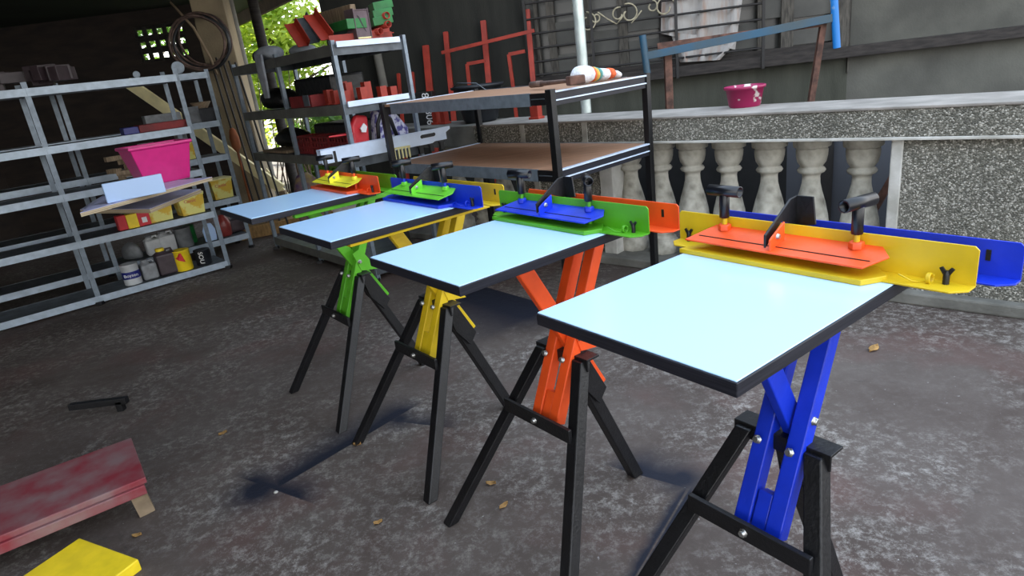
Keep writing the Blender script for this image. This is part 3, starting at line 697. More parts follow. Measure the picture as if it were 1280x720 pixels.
for z in L2[:2]:   # bright angle lying along the end
    a = gC-Vector((gA.x, gA.y, 0)); q = MB().bar(a+md_*.02+mid_perp*.03+ZZ*(z-.002), a+md_*.02+mid_perp*.49+ZZ*(z-.002), .012, .034, md_).build('bright_end_angle', whitem, mid)

def onrack(px, py, z):
    # point on the shelf at height z: in the left rack (z of its own levels) or in the rear one, at a pixel column
    dep = ONR.get((px, py), None)
    if dep is None: return Z(px, py, z)
    leg, d = dep; q = PL(px, py, leg+DN*d, DN); return Vector((q.x, q.y, z))
ONR = {(231, 188): (leg2, .1), (190, 207): (leg2, .08), (206, 206): (leg2, .08), (236, 207): (leg2, .1), (232, 188): (leg2, .1), (200, 154): (leg1, .12), (163, 162): (leg1, .12), (203, 150): (leg2, .09),
       (240, 148): (leg2, .12), (252, 132): (leg2, .16), (254, 142): (leg2, .18), (277, 245): (leg2, .10), (240, 268): (leg1, .12), (200, 276): (leg1, .13), (181, 281): (leg1, .07), (168, 285): (leg1, .07), (155, 289): (leg1, .07),
       (264, 297): (leg2, .04), (283, 293): (leg2, .12), (296, 289): (leg2, .20), (196, 322): (leg2, .09), (213, 317): (leg2, .09), (233, 309): (leg2, .09), (241, 306): (leg2, .20), (167, 352): (leg1, .09), (188, 343): (leg1, .10),
       (210, 334): (leg1, .12), (230, 331): (leg1, .09), (254, 322): (leg1, .10), (168, 330): (leg2, .12), (163, 224): (leg1, .15)}
def items_box(name, px, py, z, size, ang, mt, label, cat, group=None, bev=.004, rz=0):
    p = onrack(px, py, z); o = MB().box((0, 0, size[2]/2), size, dirv(ang), dirv(ang+90)).build(name, mt, None, bev); o.location = (p.x, p.y, z+.001); return tag(o, label, cat, group)
def items_can(name, px, py, z, r, h, mt, label, cat, group=None, prof_=None, n=28):
    p = onrack(px, py, z); pr = prof_ or [(r*.96, 0), (r, .004), (r, h-.006), (r*1.03, h-.005), (r*1.03, h), (r*.95, h)]
    o = MB().lathe(pr, (0, 0, 0), n).build(name, mt); o.location = (p.x, p.y, z+.001); return tag(o, label, cat, group)
def frustum_box(w0, d0, w1, d1, h, ang, lip=.012, lh=.02):
    X, Y = dirv(ang), dirv(ang+90); q = MB()
    def ring(w, d, z): return [X*(sx*w/2)+Y*(sy*d/2)+ZZ*z for sx, sy in ((-1, -1), (1, -1), (1, 1), (-1, 1))]
    rs = [ring(w0, d0, 0), ring(w1, d1, h-lh), ring(w1+lip*2, d1+lip*2, h-lh), ring(w1+lip*2, d1+lip*2, h), ring(w1-.01, d1-.01, h), ring(w0-.01, d0-.01, .01)]
    vs = [v for r_ in rs for v in r_]; fs = [(k*4+i, k*4+(i+1) % 4, k*4+4+(i+1) % 4, k*4+4+i) for k in range(5) for i in range(4)]+[(3, 2, 1, 0), (20, 21, 22, 23)]
    return q.add(vs, fs)
# --- left rack, level by level
z = L1[2]
# two lilac faced plywood boards poking out of the third shelf
def board(pxs, z, th, label):
    c = [Z(x, y, z+th) for x, y in pxs]; cen = sum(c, Vector())/4; cen.z = z
    pts = [Vector((p.x-cen.x, p.y-cen.y, 0)) for p in c]
    o = MB().prism(pts, ZZ*(th-.002)).build('plywood_board', plyedge, None); o.location = cen
    MB().prism([p*1.0+ZZ*(th-.002) for p in pts], ZZ*.002).build('lilac_face', lilac, o)
    return tag(o, label, 'board', 'lilac-faced boards on the left rack')
board([(265, 221), (196, 240), (100, 266), (150, 232)], z+.10-.09, .022, 'lilac-faced plywood board under the pink tub')
o = board([(251, 236), (187, 261), (100, 262), (135, 240)], z-.090, .026, 'lilac-faced plywood board sticking out below the pink tub board')
p = Z(205, 226, z+.035); tubp = frustum_box(.27, .20, .36, .27, .245, 43).build('storage_tub', pink, None, .012, 3); tubp.location = (p.x, p.y, z+.033); tag(tubp, 'bright pink plastic tub on the lilac board, left rack', 'tub')
items_box('pale_blue_panel', 172, 247, z+.033, (.30, .02, .105), 40, ltblue, 'pale blue panel standing in front of the pink tub', 'panel')
def yellow_tub(px, py, z, w, d, h, label, ang=44, top=cream):
    p = onrack(px, py, z); o = frustum_box(w*.85, d*.85, w, d, h, ang, .004, .01).build('margarine_tub', yel_tub, None, .006); o.location = (p.x, p.y, z+.001)
    MB().box((0, 0, h+.006), (w+.012, d+.012, .014), dirv(ang), dirv(ang+90)).build('lid', top, o, .004)
    # pink oval mark with small lettering on the long front face
    fn = -dirv(ang+90)
    text('lettering', 'Classic', h*.22, text_r, o, fn*(d*.487)+ZZ*h*.70-dirv(ang)*w*.06, dirv(ang), ZZ+fn*.12)
    return tag(o, label, 'tub', 'yellow margarine tubs on the left racks')
yellow_tub(240, 268, L1[3], .20, .15, .155, 'yellow margarine tub with pale lid beside the rack post, fourth shelf')
yellow_tub(200, 276, L1[3], .19, .15, .15, 'yellow margarine tub half under the lilac board, fourth shelf')
yellow_tub(277, 245, .484, .19, .15, .17, 'yellow margarine tub on the rear rack, seen right of the grey post')
yellow_tub(236, 207, .866, .13, .13, .13, 'small yellow tub standing behind the pink tub', top=yel_tub)
items_can('jar', 232, 188, 1.0, .05, .09, grey_pl, 'clear grey jar on top of the small yellow tub', 'jar')
bpy.data.objects['jar'].location = bpy.data.objects['margarine_tub.003'].location+ZZ*.146
items_can('jar', 190, 207, .866, .06, .19, white_pl, 'white jar with pinkish label behind the pink tub', 'jar')
items_can('yellow_jar', 206, 206, .866, .07, .17, bright_y, 'yellow lidded jar between the white jar and the small tub', 'jar')
for i, (px, py, s_) in enumerate(((166, 222, .10), (164, 212, .14))):
    pass
q = MB()
for i in range(9):
    a = random.uniform(0, 6.28); q.box((random.uniform(-.09, .09), random.uniform(-.05, .05), .03+i*.018), (.11, .05, .035), dirv(math.degrees(a)), dirv(math.degrees(a)+90))
p = onrack(163, 224, z); q = q.build('scrap_pile', plank_w, None, .003); q.location = (p.x, p.y, .826); tag(q, 'pile of brown wooden offcuts on the third shelf of the left rack', 'offcuts', kind='stuff')
# red and yellow packs
def pack(px, py, mt, w, h, label):
    return items_box('carton', px, py, L1[3], (w, .07, h), 43, mt, label, 'carton', 'small cartons on the fourth shelf')
pack(181, 281, redp, .085, .125, 'red carton with white patch beside the half-hidden yellow tub')
pack(168, 285, bright_y, .085, .105, 'yellow carton next to the red carton, fourth shelf')
pack(155, 289, redp, .06, .11, 'red carton at the photo left edge beside the yellow one')
o = bpy.data.objects['carton']; MB().box(-dirv(133)*.0365+ZZ*.045, (.035, .002, .04), dirv(43), dirv(133)).build('white_patch', text_w, o)
# shelf 2: long red box etc.
items_box('red_case', 200, 154, L1[1], (.34, .16, .055), 40, redd, 'long dark red case on the second shelf of the left rack', 'case')
items_box('blue_case', 163, 162, L1[1], (.12, .12, .05), 40, bluep, 'small blue case left of the long red case', 'case')
items_box('grey_carton', 203, 150, 1.157, (.28, .10, .11), 40, grey_pl, 'grey carton behind the long red case', 'carton')
items_can('patterned_jar', 240, 148, 1.157, .07, .135, grey_pl, 'grey patterned jar near the post on the upper shelf', 'jar')
items_can('tan_bowl', 252, 132, 1.157, .085, .06, plank_w, 'tan bowl sitting on the black crate', 'bowl', prof_=[(.05, 0), (.085, .05), (.08, .055), (.05, .02)])
items_box('black_crate', 254, 142, 1.157, (.24, .16, .11), 40, dark_plastic, 'black crate on the second shelf of the rear rack', 'crate')
bpy.data.objects['tan_bowl'].location = bpy.data.objects['black_crate'].location+ZZ*.112
# top shelf
def disc(px, py, z, r, label):
    p = onrack(px, py, z) if False else None
for px, py, r, lb in ((221, 80, .075, 'round grey metal pot lid leaning on the left rack top'), (171, 95, .04, 'small grey can lying on the left rack top')):
    y_ = leg1.y-.12 if px > 200 else leg1.y-.3
    p = YP(px, py, y_+.2); base = Vector((p.x, p.y, 1.541))
    r *= .62; o = MB().lathe([(r*.93, 0), (r, .006), (r, .012), (r*.85, .03), (r*.83, .10)], Vector((0, 0, r)), 28, ax=Vector((p.x, p.y, .05))).build('metal_pot' if px > 200 else 'small_can', galv); o.location = base
    tag(o, lb, 'pot' if px > 200 else 'can')
q = MB()
for i in range(12): q.box((random.uniform(-.3, .3), random.uniform(-.08, .08), .045+random.random()*.06), (.14, .07, .07+random.random()*.04), dirv(random.uniform(0, 90)), dirv(random.uniform(90, 180)))
p = Z(180, 112, 1.2); o = MB(); o.v = q.v; o.f = q.f; o.smooth = q.smooth; o = o.build('scrap_pile', brown_jar, None, .003); o.location = leg1-AD*.85+DN*.18+ZZ*1.541; tag(o, 'dark clutter heaped on the left rack top', 'scrap', kind='stuff')
# bottom shelf
zb5 = L1[4]
c = items_can('paint_can', 167, 352, zb5, .062, .16, white_pl, 'white paint can with navy label at the bottom left', 'paint can')
MB().lathe([(.0632, .05), (.0632, .105)], (0, 0, 0), 28, cap=False).build('navy_label', bluep, c)
text('lettering', 'Boysen', .034, text_w, c, Vector((.03, -.057, .078)), Vector((.9, .47, 0)), ZZ)
def jug(px, py, z, w, d, h, mt, capm, label, cat='jug', hand=True):
    p = onrack(px, py, z); o = MB().box((0, 0, h*.42), (w, d, h*.84), dirv(40), dirv(130)).build('jug', mt, None, .015, 3); o.location = (p.x, p.y, z+.001)
    MB().lathe([(w*.42, h*.82), (w*.2, h*.93), (w*.2, h*.97)], -dirv(40)*w*.15, 16).build('neck', mt, o)
    MB().lathe([(w*.22, h*.95), (w*.22, h*1.05)], -dirv(40)*w*.15, 16).build('cap', capm, o, .002)
    if hand: MB().path([dirv(40)*w*.05+ZZ*h*.84, dirv(40)*w*.12+ZZ*h*.97, dirv(40)*w*.36+ZZ*h*.97, dirv(40)*w*.42+ZZ*h*.80], .009, 8).build('handle', mt, o)
    return tag(o, label, cat)
jug(188, 343, zb5, .11, .09, .15, grey_pl, grey_pl, 'grey jug right of the white paint can on the bottom shelf')
jug(210, 334, zb5, .15, .11, .20, brown_jar, bright_y, 'dark brown jug with yellow cap on the bottom shelf')
c = items_can('paint_can', 230, 331, zb5, .065, .165, bright_y, 'yellow paint can with red flag label on the bottom shelf', 'paint can')
MB().prism([Vector((-.055, -.0375, .135)), Vector((.03, -.0585, .15)), Vector((.045, -.048, .075)), Vector((.01, -.066, .095))], (-.003, -.008, 0)).build('red_label', redp, c)
c = items_can('paint_can', 254, 322, zb5, .06, .125, dark_plastic, 'black paint can with white sideways lettering on the bottom shelf', 'paint can')
text('lettering', 'SOU', .05, text_w, c, Vector((.012, -.0602, .066)), -ZZ, Vector((1, .1, 0)))
p0_ = c.location; 
jug(196, 322, .14, .12, .09, .16, white_pl, grey_pl, 'white jug at the back of the lower shelf, left of a second one')
jug(213, 317, .14, .13, .10, .17, white_pl, grey_pl, 'white jug at the back of the lower shelf, beside the grey tins')
items_can('grey_tin', 233, 309, .14, .07, .17, grey_pl, 'grey-blue tin at the back of the lower shelf', 'tin')
items_can('olive_tin', 241, 306, .14, .05, .16, greenm, 'narrow olive tin beside the grey-blue tin at the back', 'tin')
p = onrack(264, 297, .14); o = MB().prism([Vector((0, 0, 0))+dirv(40)*x+ZZ*y for x, y in ((-.05, .0), (.05, 0), (.055, .10), (.03, .16), (-.03, .16), (-.055, .10))], dirv(130)*.02).build('white_mask', ltblue, None, .006); o.location = (p.x, p.y, .141); tag(o, 'pale rounded plate standing by the grey rack post', 'plate')
items_can('red_bottle', 283, 293, .14, .06, .17, redbottle, 'dark red plastic bottle on the lowest shelf of the rear rack', 'bottle', prof_=[(.045, 0), (.055, .01), (.06, .12), (.045, .16), (.028, .175), (.028, .195), (.0, .196)])
items_box('dark_bundle', 296, 289, .14, (.16, .12, .12), 40, brown_jar, 'dark bundle right of the red bottle', 'bundle', bev=.03)
q = lump([(Vector((-.08, 0, 0)), .03, .04), (Vector((-.03, 0, 0)), .08, .07), (Vector((.05, 0, 0)), .07, .08), (Vector((.10, 0, 0)), .02, .04)], 'plastic_bag', grey_pl, seed=12)
p = onrack(168, 330, .14); q.location = (p.x, p.y, .141); tag(q, 'crumpled grey plastic bag behind the white paint can', 'bag')

# --- long mid rack contents
gAo = Vector((gA.x, gA.y, 0))
def mr(t, d, z): v = gA+md_*t+mid_perp*d; return Vector((v.x, v.y, z))
LM = (gC-gA).length
zt1 = L2[0]
pts_side = mid_perp
def heap(name, t0, t1, d, rx, rz, z, mt, label, cat, seed):
    k = [(mr(t0+(t1-t0)*f, d, 0)-mr(t0, d, 0), rx*s_, rz*s_) for f, s_ in ((0, .35), (.15, .85), (.4, 1), (.65, .95), (.88, .8), (1, .3))]
    o = lump(k, name, mt, seed=seed); o.location = mr(t0, d, z+.001); return tag(o, label, cat)
q = heap('grey_cloth', .42, .74, .10, .10, .055, zt1, cloth_g, 'grey cloth draped over the mid rack top shelf', 'cloth', 21)
MB().prism([mr(.60, -.010, 0)-mr(.42, .10, zt1)+ZZ*z_ for z_ in (zt1+.05,)]+[mr(t_, -.012, 0)-mr(.42, .10, zt1)+ZZ*z_ for t_, z_ in ((.74, zt1+.04), (.72, zt1-.16), (.70, zt1-.27), (.62, zt1-.27), (.60, zt1-.12))], -mid_perp*.02).build('hanging_end', cloth_g, q, .008)
heap('black_bundle', .30, .44, .12, .07, .05, zt1, blackbag, 'small black bundle left of the grey cloth', 'bundle', 22)
heap('grey_bundle', .78, 1.05, .22, .09, .04, zt1, cloth_g, 'flat grey scrap bundle right of the draped cloth', 'bundle', 23)
def angle_piece(t, d, z, ln, tilt, mt, label, head=0, w=.06):
    b = mr(t, d, z); dr = (md_*math.cos(R(head))+mid_perp*math.sin(R(head)))*math.cos(R(tilt))+ZZ*math.sin(R(tilt)); sd = Vector((-dr.y, dr.x, 0)).normalized()
    up = dr.cross(sd)*-1; up = up if up.z > 0 else -up
    o = MB().bar(up*.004, dr*ln+up*.004, w, .006, sd).bar(sd*(w/2)+up*w/2, sd*(w/2)+dr*ln+up*w/2, .006, w, sd).build('angle_piece', mt, None, .001); o.location = b
    return tag(o, label, 'steel angle', 'steel angle pieces piled on the mid rack')
def mpx(px, py, d): return PL(px, py, gAo+mid_perp*d, mid_perp)
def apx(a, b, d0, d1, mt, w, label):
    p = mpx(*a, d0); q_ = mpx(*b, d1); dr = (q_-p); sd = mid_perp; up = dr.normalized().cross(sd); up = up if up.z > 0 else -up
    bt = q_ if q_.z < p.z else p; c_ = bt.copy()
    o = MB().bar(p-c_, q_-c_, w, .006, sd).bar(p-c_+sd*(w/2)+up*w*.4, q_-c_+sd*(w/2)+up*w*.4, .006, w*.8, sd).build('angle_piece', mt, None, .001)
    o.location = (c_.x, c_.y, max(c_.z, zt1+.006)); return tag(o, label, 'steel angle', 'steel angle pieces piled on the mid rack')
apx((361, 30), (379, 58), .10, .12, orange_dull, .075, 'short orange steel angle tilted up, leftmost on the rack top')
apx((373, 23), (392, 54), .18, .20, galvd, .085, 'bare grey steel channel between two orange angles')
apx((385, 19), (408, 50), .06, .08, orange_dull, .075, 'orange steel angle tilted up in front of the wooden plank')
for k, (t, d, zz_, ln, hd_) in enumerate(((1.60, .34, .01, .22, 75), (1.70, .06, .012, .34, 80), (1.50, .40, .013, .16, 60), (1.60, .46, .05, .12, 90))):
    angle_piece(t, d, zt1+zz_, ln, 1, orange_dull if k != 2 else rust, ('flat orange angle at the back of the rack top', 'flat orange angle along the rack end', 'rust-brown angle lying deep on the rack top', 'orange angle nearest the rear corner of the rack top')[k], hd_, .05)
def mbar(name, a, b, w, h, mt, label, cat, group=None):
    c_ = (a+b)/2; o = MB().bar(a-c_, b-c_, w, h).build(name, mt, None, .003); o.location = c_; return tag(o, label, cat, group)
mbar('wooden_plank', mpx(395, 27, .30), mpx(442, 15, .28), .04, .095, plank_w, 'thick striped plank lying on top of the green trays', 'plank')
mbar('green_tray', mpx(413, 39, .24), mpx(446, 29, .24), .14, .060, greenm, 'dark green steel tray under the striped plank', 'tray')
DPX = lambda px, py, t: PL(px, py, gAo+md_*t, md_)     # plane of the rack end
for k, (y0, y1) in enumerate(((29, 24), (20, 15), (10, 5))):
    mbar('green_tray', DPX(464, y0, LM-.14), DPX(488, y1, LM-.10), .13, .050, greenm, ('bottom green tray at the rear corner of the rack top', 'middle green tray at the rear corner of the rack top', 'top green tray at the rear corner of the rack top')[k], 'tray', 'green trays stacked at the rack corner')
cc = DPX(454, 38, LM-.06); cc.z = zt1+.002
box = empty('worn_metal_box', cc, math.atan2(mid_perp.y, mid_perp.x), 'worn brown square metal tube standing on the rack end', 'box')
q = MB(); w, h, t_ = .105, .175, .006
q.box((0, 0, h/2+.02), (w, .006, h)).box((-w/2, .05, h/2), (t_, .12, h+.06)).box((w/2, .05, h/2), (t_, .12, h+.06)).box((0, .05, h+.02), (w, .12, t_)).build('shell', brown_box, box, .002)
MB().prism([Vector((-.03, -.0045, h-.01)), Vector((-.015, -.0045, h-.02)), Vector((.02, -.0045, .06)), Vector((-.005, -.0045, .10))], (0, -.002, 0)).build('black_scratch', black_steel, box)
MB().box((0, -.003, .027), (w-.01, .010, .010)).build('pale_strip', cream, box)
for k, (x_, y_) in enumerate(((484, 19), (486, 30), (476, 39))):
    a = DPX(x_, y_, LM-.03); o = MB().pipe(Vector((0, 0, 0)), -md_*.20, .022, .003).build('pipe_offcut', orange_dull); o.location = a
    tag(o, ('orange pipe offcut highest beside the green trays', 'orange pipe offcut beside the middle green tray', 'orange pipe offcut lowest at the rack corner')[k], 'pipe', 'orange pipe offcuts on the rack corner')
# middle shelf
zm = L2[1]
heap('black_sheet_bundle', .18, .62, .18, .13, .085, zm, blackbag, 'black plastic bundle at the left end of the middle shelf', 'bundle', 31)
o = MB().box((0, 0, .10), (.62, .28, .20), md_, mid_perp).build('black_crate', blackbag, None, .02); o.location = mr(1.0, .33, zm); tag(o, 'big black sheet-covered crate on the middle shelf of the long rack', 'crate')
o = MB().box((0, 0, .040), (.36, .16, .08), md_, mid_perp).build('red_wire_tray', redd, None, .003); o.location = mr(1.16, .09, zm); tag(o, 'red mesh tray in front of the black crate, middle shelf', 'tray')
MB().box((.13*md_.x, .13*md_.y, .040)-mid_perp*.083 if False else Vector((md_.x*.11, md_.y*.11, .045))-mid_perp*.083, (.09, .004, .075), md_, mid_perp).build('wire_panel', galvd, o)
k = 0
for t, d, h in ((1.40, .12, .10), (1.47, .20, .14), (1.54, .10, .09), (1.61, .16, .13), (1.68, .10, .08), (1.70, .25, .12), (1.76, .18, .09), (1.74, .34, .08), (1.72, .43, .07)):
    o = MB().box((0, 0, h/2), (.055, .05, h), md_, mid_perp).box(Vector((0, 0, .004)), (.065, .075, .008), md_, mid_perp).build('steel_bracket', orange_dull, None, .002); o.location = mr(t, d, zm+.001)
    tag(o, 'small red steel bracket upright on the middle shelf near the rack end', 'bracket', 'red brackets on the middle shelf')
# third shelf
z3 = L2[2]
heap('black_sheet_bundle', .22, .66, .20, .13, .08, z3, blackbag, 'black plastic bundle at the left of the third shelf of the long rack', 'bundle', 33)
o = MB().box((0, 0, .10), (.55, .28, .20), md_, mid_perp).build('black_crate', blackbag, None, .02); o.location = mr(1.12, .345, z3); tag(o, 'black sheet-covered crate on the third shelf of the long rack', 'crate')
o = items = None
for k in range(3):
    o = MB().box((0, 0, .012), (.5, .07, .022), md_, mid_perp).build('wood_batten', plank_w, None, .002); o.location = mr(.45, .05+k*.085, z3+.002); tag(o, ('front wooden slat on the third shelf, left bay', 'middle wooden slat on the third shelf, left bay', 'rear wooden slat on the third shelf, left bay')[k], 'slat', 'wooden slats on the third shelf')
for o in bpy.data.objects:
    if o.name == 'black_sheet_bundle.001': o.location.z += .025
def mesh_crate(t, label):
    root = empty('red_crate', mr(t, .125, z3+.001), math.atan2(md_.y, md_.x), label, 'crate', 'red grid crates on the third shelf')
    q = MB(); L_, W_, H_ = .27, .15, .13
    for i in range(7): q.box((-L_/2+i*L_/6, -W_/2, H_/2), (.012, .006, H_)).box((-L_/2+i*L_/6, W_/2, H_/2), (.012, .006, H_))
    for j in range(4): q.box((0, -W_/2, .008+j*.038), (L_, .006, .012)).box((0, W_/2, .008+j*.038), (L_, .006, .012))
    for j in range(4): q.box((-L_/2, 0, .008+j*.038), (.006, W_, .012)).box((L_/2, 0, .008+j*.038), (.006, W_, .012))
    q.box((0, 0, .004), (L_, W_, .006)); q.build('grid', redd, root); MB().box((0, 0, .05), (L_-.03, W_-.03, .09)).build('contents', orange_dull if False else redd, root, .01)
for t, lb in ((.96, 'red grid crate on the third shelf, left of its twin'), (1.25, 'red grid crate on the third shelf, middle one of three'), (1.54, 'red grid crate on the third shelf, beside the rack end post')): mesh_crate(t, lb)
# cap and patterned bags at the rack end
zc = z3+.135
p = mr(1.73, .15, z3+.001)
cap = empty('baseball_cap', p, math.atan2(mid_perp.y, mid_perp.x), 'red cap with white emblem propped on the third shelf', 'cap')
MB().prism([Vector((-.10, -.02, .0)), Vector((.02, -.02, 0)), Vector((.06, 0, .24)), Vector((-.03, 0, .26)), Vector((-.08, 0, .19))], (0, .05, 0)).build('crown', redp, cap, .02, 3)
MB().prism([Vector((-.26, -.02, .145)), Vector((-.09, -.06, .14)), Vector((-.09, .04, .145))], (0, 0, .01)).build('brim', redp, cap, .003)
MB().prism([Vector((-.035, -.03, .17)), Vector((-.005, -.03, .20)), Vector((.015, -.03, .175)), Vector((.0, -.03, .14)), Vector((-.03, -.03, .145))], (0, -.012, 0)).build('white_emblem', text_w, cap)
patt = mat('patterned_cloth', (.62, .62, .72), .8, c2=(.10, .09, .28), vscale=22, lo=.48, hi=.56)
p = mr(1.72, .32, z3+.001)
bag = empty('patterned_bag', p, math.atan2(mid_perp.y, mid_perp.x), 'white and navy patterned bag behind the black rack post', 'bag')
MB().prism([Vector((-.09, -.03, 0)), Vector((.17, -.03, 0)), Vector((.19, -.01, .12)), Vector((.10, 0, .25)), Vector((-.04, 0, .27))], (0, .10, 0)).build('bag_body', patt, bag, .02, 3)
MB().path([Vector((-.09, -.04, .02)), Vector((-.07, -.045, .18)), Vector((-.03, -.045, .25)), Vector((.03, -.045, .2)), Vector((.07, -.045, .04))], .014, 8).build('strap', blackbag, bag)
# long white U channel lying across the rack end
zc2 = .875
a = Z(404, 197, zc2); b_ = Z(552, 166, zc2)
a = Vector((-1.02, 4.13, 0)); dch = dirv(37)
for _ in range(1): pass
ca = YP(405, 205, 4.135); cen = ca+dch*.47; cen.z = ca.z
o = empty('steel_channel', Vector((cen.x, cen.y, cen.z)), R(37), 'long white steel channel with slotted end lying at the rack end', 'steel channel')
Lc = .98
MB().prism([Vector((-Lc/2, -.03, 0)), Vector((Lc/2-.16, -.03, 0)), Vector((Lc/2, -.03, .075)), Vector((Lc/2, -.03, .095)), Vector((-Lc/2, -.03, .085))], (0, .003, 0)).box((0, 0, .088), (Lc, .06, .003)).box((0, .03, .045), (Lc, .003, .085)).build('channel_body', whitem, o, .001)
MB().tube((Lc/2-.24, -.032, .055), (Lc/2-.24, -.0312, .055), .012).tube((Lc/2-.14, -.032, .058), (Lc/2-.14, -.0312, .058), .012).box((Lc/2-.19, -.0316, .0565), (.10, .0012, .024)).build('slot', black_steel, o)
MB().box((-Lc/2+.09, -.0318, .035), (.018, .002, .07)).build('notch', black_steel, o)
MB().box((-.02, -.034, .038), (.03, .006, .022)).build('clip', black_steel, o, .003)

# ================================================================== PILLAR, SHED, ROOF, PLANK
pl_c = YP(292, 130, 6.75); 
struct(MB().box((pl_c.x-.02, 6.85, 1.4), (.30, .26, 2.8), dirv(6), dirv(96)).build('wall_pillar', pillar_m, None, .01)).name = 'trim_%d' % n_; n_ += 1
# hanging cables: bundle of rods leaning on the pillar
for k in range(5):
    px = 262+k*8
    t0 = YP(px, 70+k*2, 6.60); b0_ = YP(px+30, 170, 6.50); dd = b0_-t0; bb = t0+dd*(t0.z/(-dd.z)) if dd.z < 0 else b0_
    o = MB().tube(Vector((0, 0, 0)), t0-bb, .010, n=8).build('steel_rod', iron); o.location = bb
    tag(o, 'thin rusty steel rod leaning against the beige pillar', 'steel rod', 'rusty rods leaning on the beige pillar')
p = YP(296, 185, 6.45)
o = MB().lathe([(.012, 0), (.012, .36), (.040, .38), (.045, .42), (.03, .45), (.012, .46)], (0, 0, 0), 20).build('orange_bundle', rust_o := mat('rust_orange', (.30, .09, .03), .7, var=.3), None)
o.location = (p.x, p.y, 0); o.scale = (1, 1, (heightat(p, 160))/.46); tag(o, 'orange-brown wrapped bundle at the foot of the beige pillar', 'bundle')
# coil of hose hanging left of the pillar
cc = YP(251, 52, 6.5)
root = empty('coiled_hose', cc, 0, 'coil of dark hose hanging left of the beige pillar', 'hose')
for k in range(7):
    rx = .24+.025*random.random(); off = Vector((random.uniform(-.025, .04), random.uniform(-.05, .05), random.uniform(-.02, .02)))
    q = MB().path([off+Vector((rx*math.cos(t), .015*math.sin(3*t+k), rx*.92*math.sin(t))) for t in [2*math.pi*i/40 for i in range(40)]], .011, 8, closed=True).build('hose_loop', dark_plastic if k % 2 else rusty_pipe, root)
MB().path([Vector((-.18, 0, .36)), Vector((-.02, -.03, .12)), Vector((.06, -.03, -.15)), Vector((.08, -.02, -.30))], .012, 8).build('tie_rope', plank_w, root)
# pale yellow timber leaning behind the racks
pa = YP(160, 103, 6.55); pb = YP(352, 236, 6.55)
dd = (pb-pa); pe = pb+dd*(pb.z/(-dd.z))*0
o = MB().bar(Vector((0, 0, 0)), pa-pb, .05, .10, (0, 1, 0)).build('timber_plank', plank_y, None, .003); o.location = pb
o2 = MB().bar(Vector((0, 0, -pb.z+.0)), Vector((0, 0, -.02)), .07, .07).build('support_block', plank_w, o)
tag(o, 'pale yellow timber plank slanting down behind the shelf racks', 'plank')
# junk leaning below the plank, beside the pillar
for k, (x0, y0, x1, y1, w) in enumerate(((320, 199, 348, 232, .05),)):
    a = YP(x0, y0, 6.90); b_ = YP(x1, y1, 6.80); dd = b_-a; bb = b_+dd*(b_.z/(-dd.z))
    o = MB().bar(Vector((0, 0, 0)), a-bb, w, .03, (1, 0, 0)).build('board_offcut', plank_y if k == 0 else wood_grey, None, .002); o.location = bb; tag(o, ('short yellow board leaning beside the pillar foot', 'grey board leaning beside the yellow one')[k], 'board')
patch = mat('patterned_sack', (.30, .22, .08), .8, c2=(.10, .05, .12), vscale=14)
p = Z(348, 268, 0); o = lump([(Vector((-.14, 0, 0)), .04, .18), (Vector((-.08, 0, 0)), .10, .30), (Vector((.06, 0, 0)), .11, .28), (Vector((.14, 0, 0)), .04, .14)], 'sack', patch, seed=41); o.location = (-1.85, 6.35, 0); tag(o, 'brown patterned sack behind the rack by the pillar', 'sack')
# long brown timber on the floor behind rack legs
a = Z(300, 300, 0); a = Vector((-2.65, 6.25, .061)); b_ = Vector((-1.75, 6.62, .061))
mbar('floor_timber', a, b_, .14, .12, mat('brown_timber', (.26, .15, .05), .75, var=.25, stretch=(1, 6, 1)), 'brown timber beam on the floor behind the rack legs', 'beam')
# roof and shed
rf = MB().prism([Vector(v) for v in ((-9, -3, 2.42), (-.55, -3, 2.42), (-.55, 4.9, 2.42), (-1.55, 7.2, 2.42), (-3.55, 10.2, 2.42), (-9, 10.2, 2.42))], (0, 0, .08)).build('ceiling', roof_m); struct(rf)  # right side, out of view, extended to shade the two far tables
e0, e1 = Vector((-3.55, 10.2, 2.36)), Vector((-1.55, 7.2, 2.36))
struct(MB().bar(e0, e1, .05, .16).build('trim_%d' % n_, fascia_m)); n_ += 1
# shed back wall with lattice opening
yS = 8.4
def sw(x0, x1, z0, z1, nm): struct(MB().box(((x0+x1)/2, yS, (z0+z1)/2), (x1-x0, .1, z1-z0)).build(nm, shed_m))
lw0 = YP(172, 50, yS); lw1 = YP(238, 60, yS); zl0 = YP(205, 76, yS).z; zl1 = YP(205, 30, yS).z
sw(-9, lw0.x, 0, 2.42, 'wall_shed'); sw(lw0.x, lw1.x, 0, zl0, 'wall_shed.001'); sw(lw1.x, pl_c.x*yS/6.8-.1, 0, 2.42, 'wall_shed.002')
if zl1 < 2.4: sw(lw0.x, lw1.x, zl1, 2.42, 'wall_shed.003')
latt = empty('lattice_screen', ((lw0.x+lw1.x)/2, yS, zl0), 0, 'dark wooden lattice screen high in the shed wall', 'lattice'); lb = latt.location.copy()
q = MB(); n1 = 5
for i in range(n1+1):
    x = lw0.x+(lw1.x-lw0.x)*i/n1; q.box(Vector((x, yS-.02, (zl0+zl1)/2))-lb, (.045, .03, zl1-zl0))
for j in range(4):
    zz_ = zl0+(zl1-zl0)*j/3; q.box(Vector(((lw0.x+lw1.x)/2, yS+.01, zz_))-lb, (lw1.x-lw0.x, .03, .07))
q.build('lattice_slats', wood_dark, latt)
struct(MB().box((-6.2, 3.0, 1.2), (.1, 14, 2.42)).build('wall_left.001', shed_m)).name = 'wall_side'
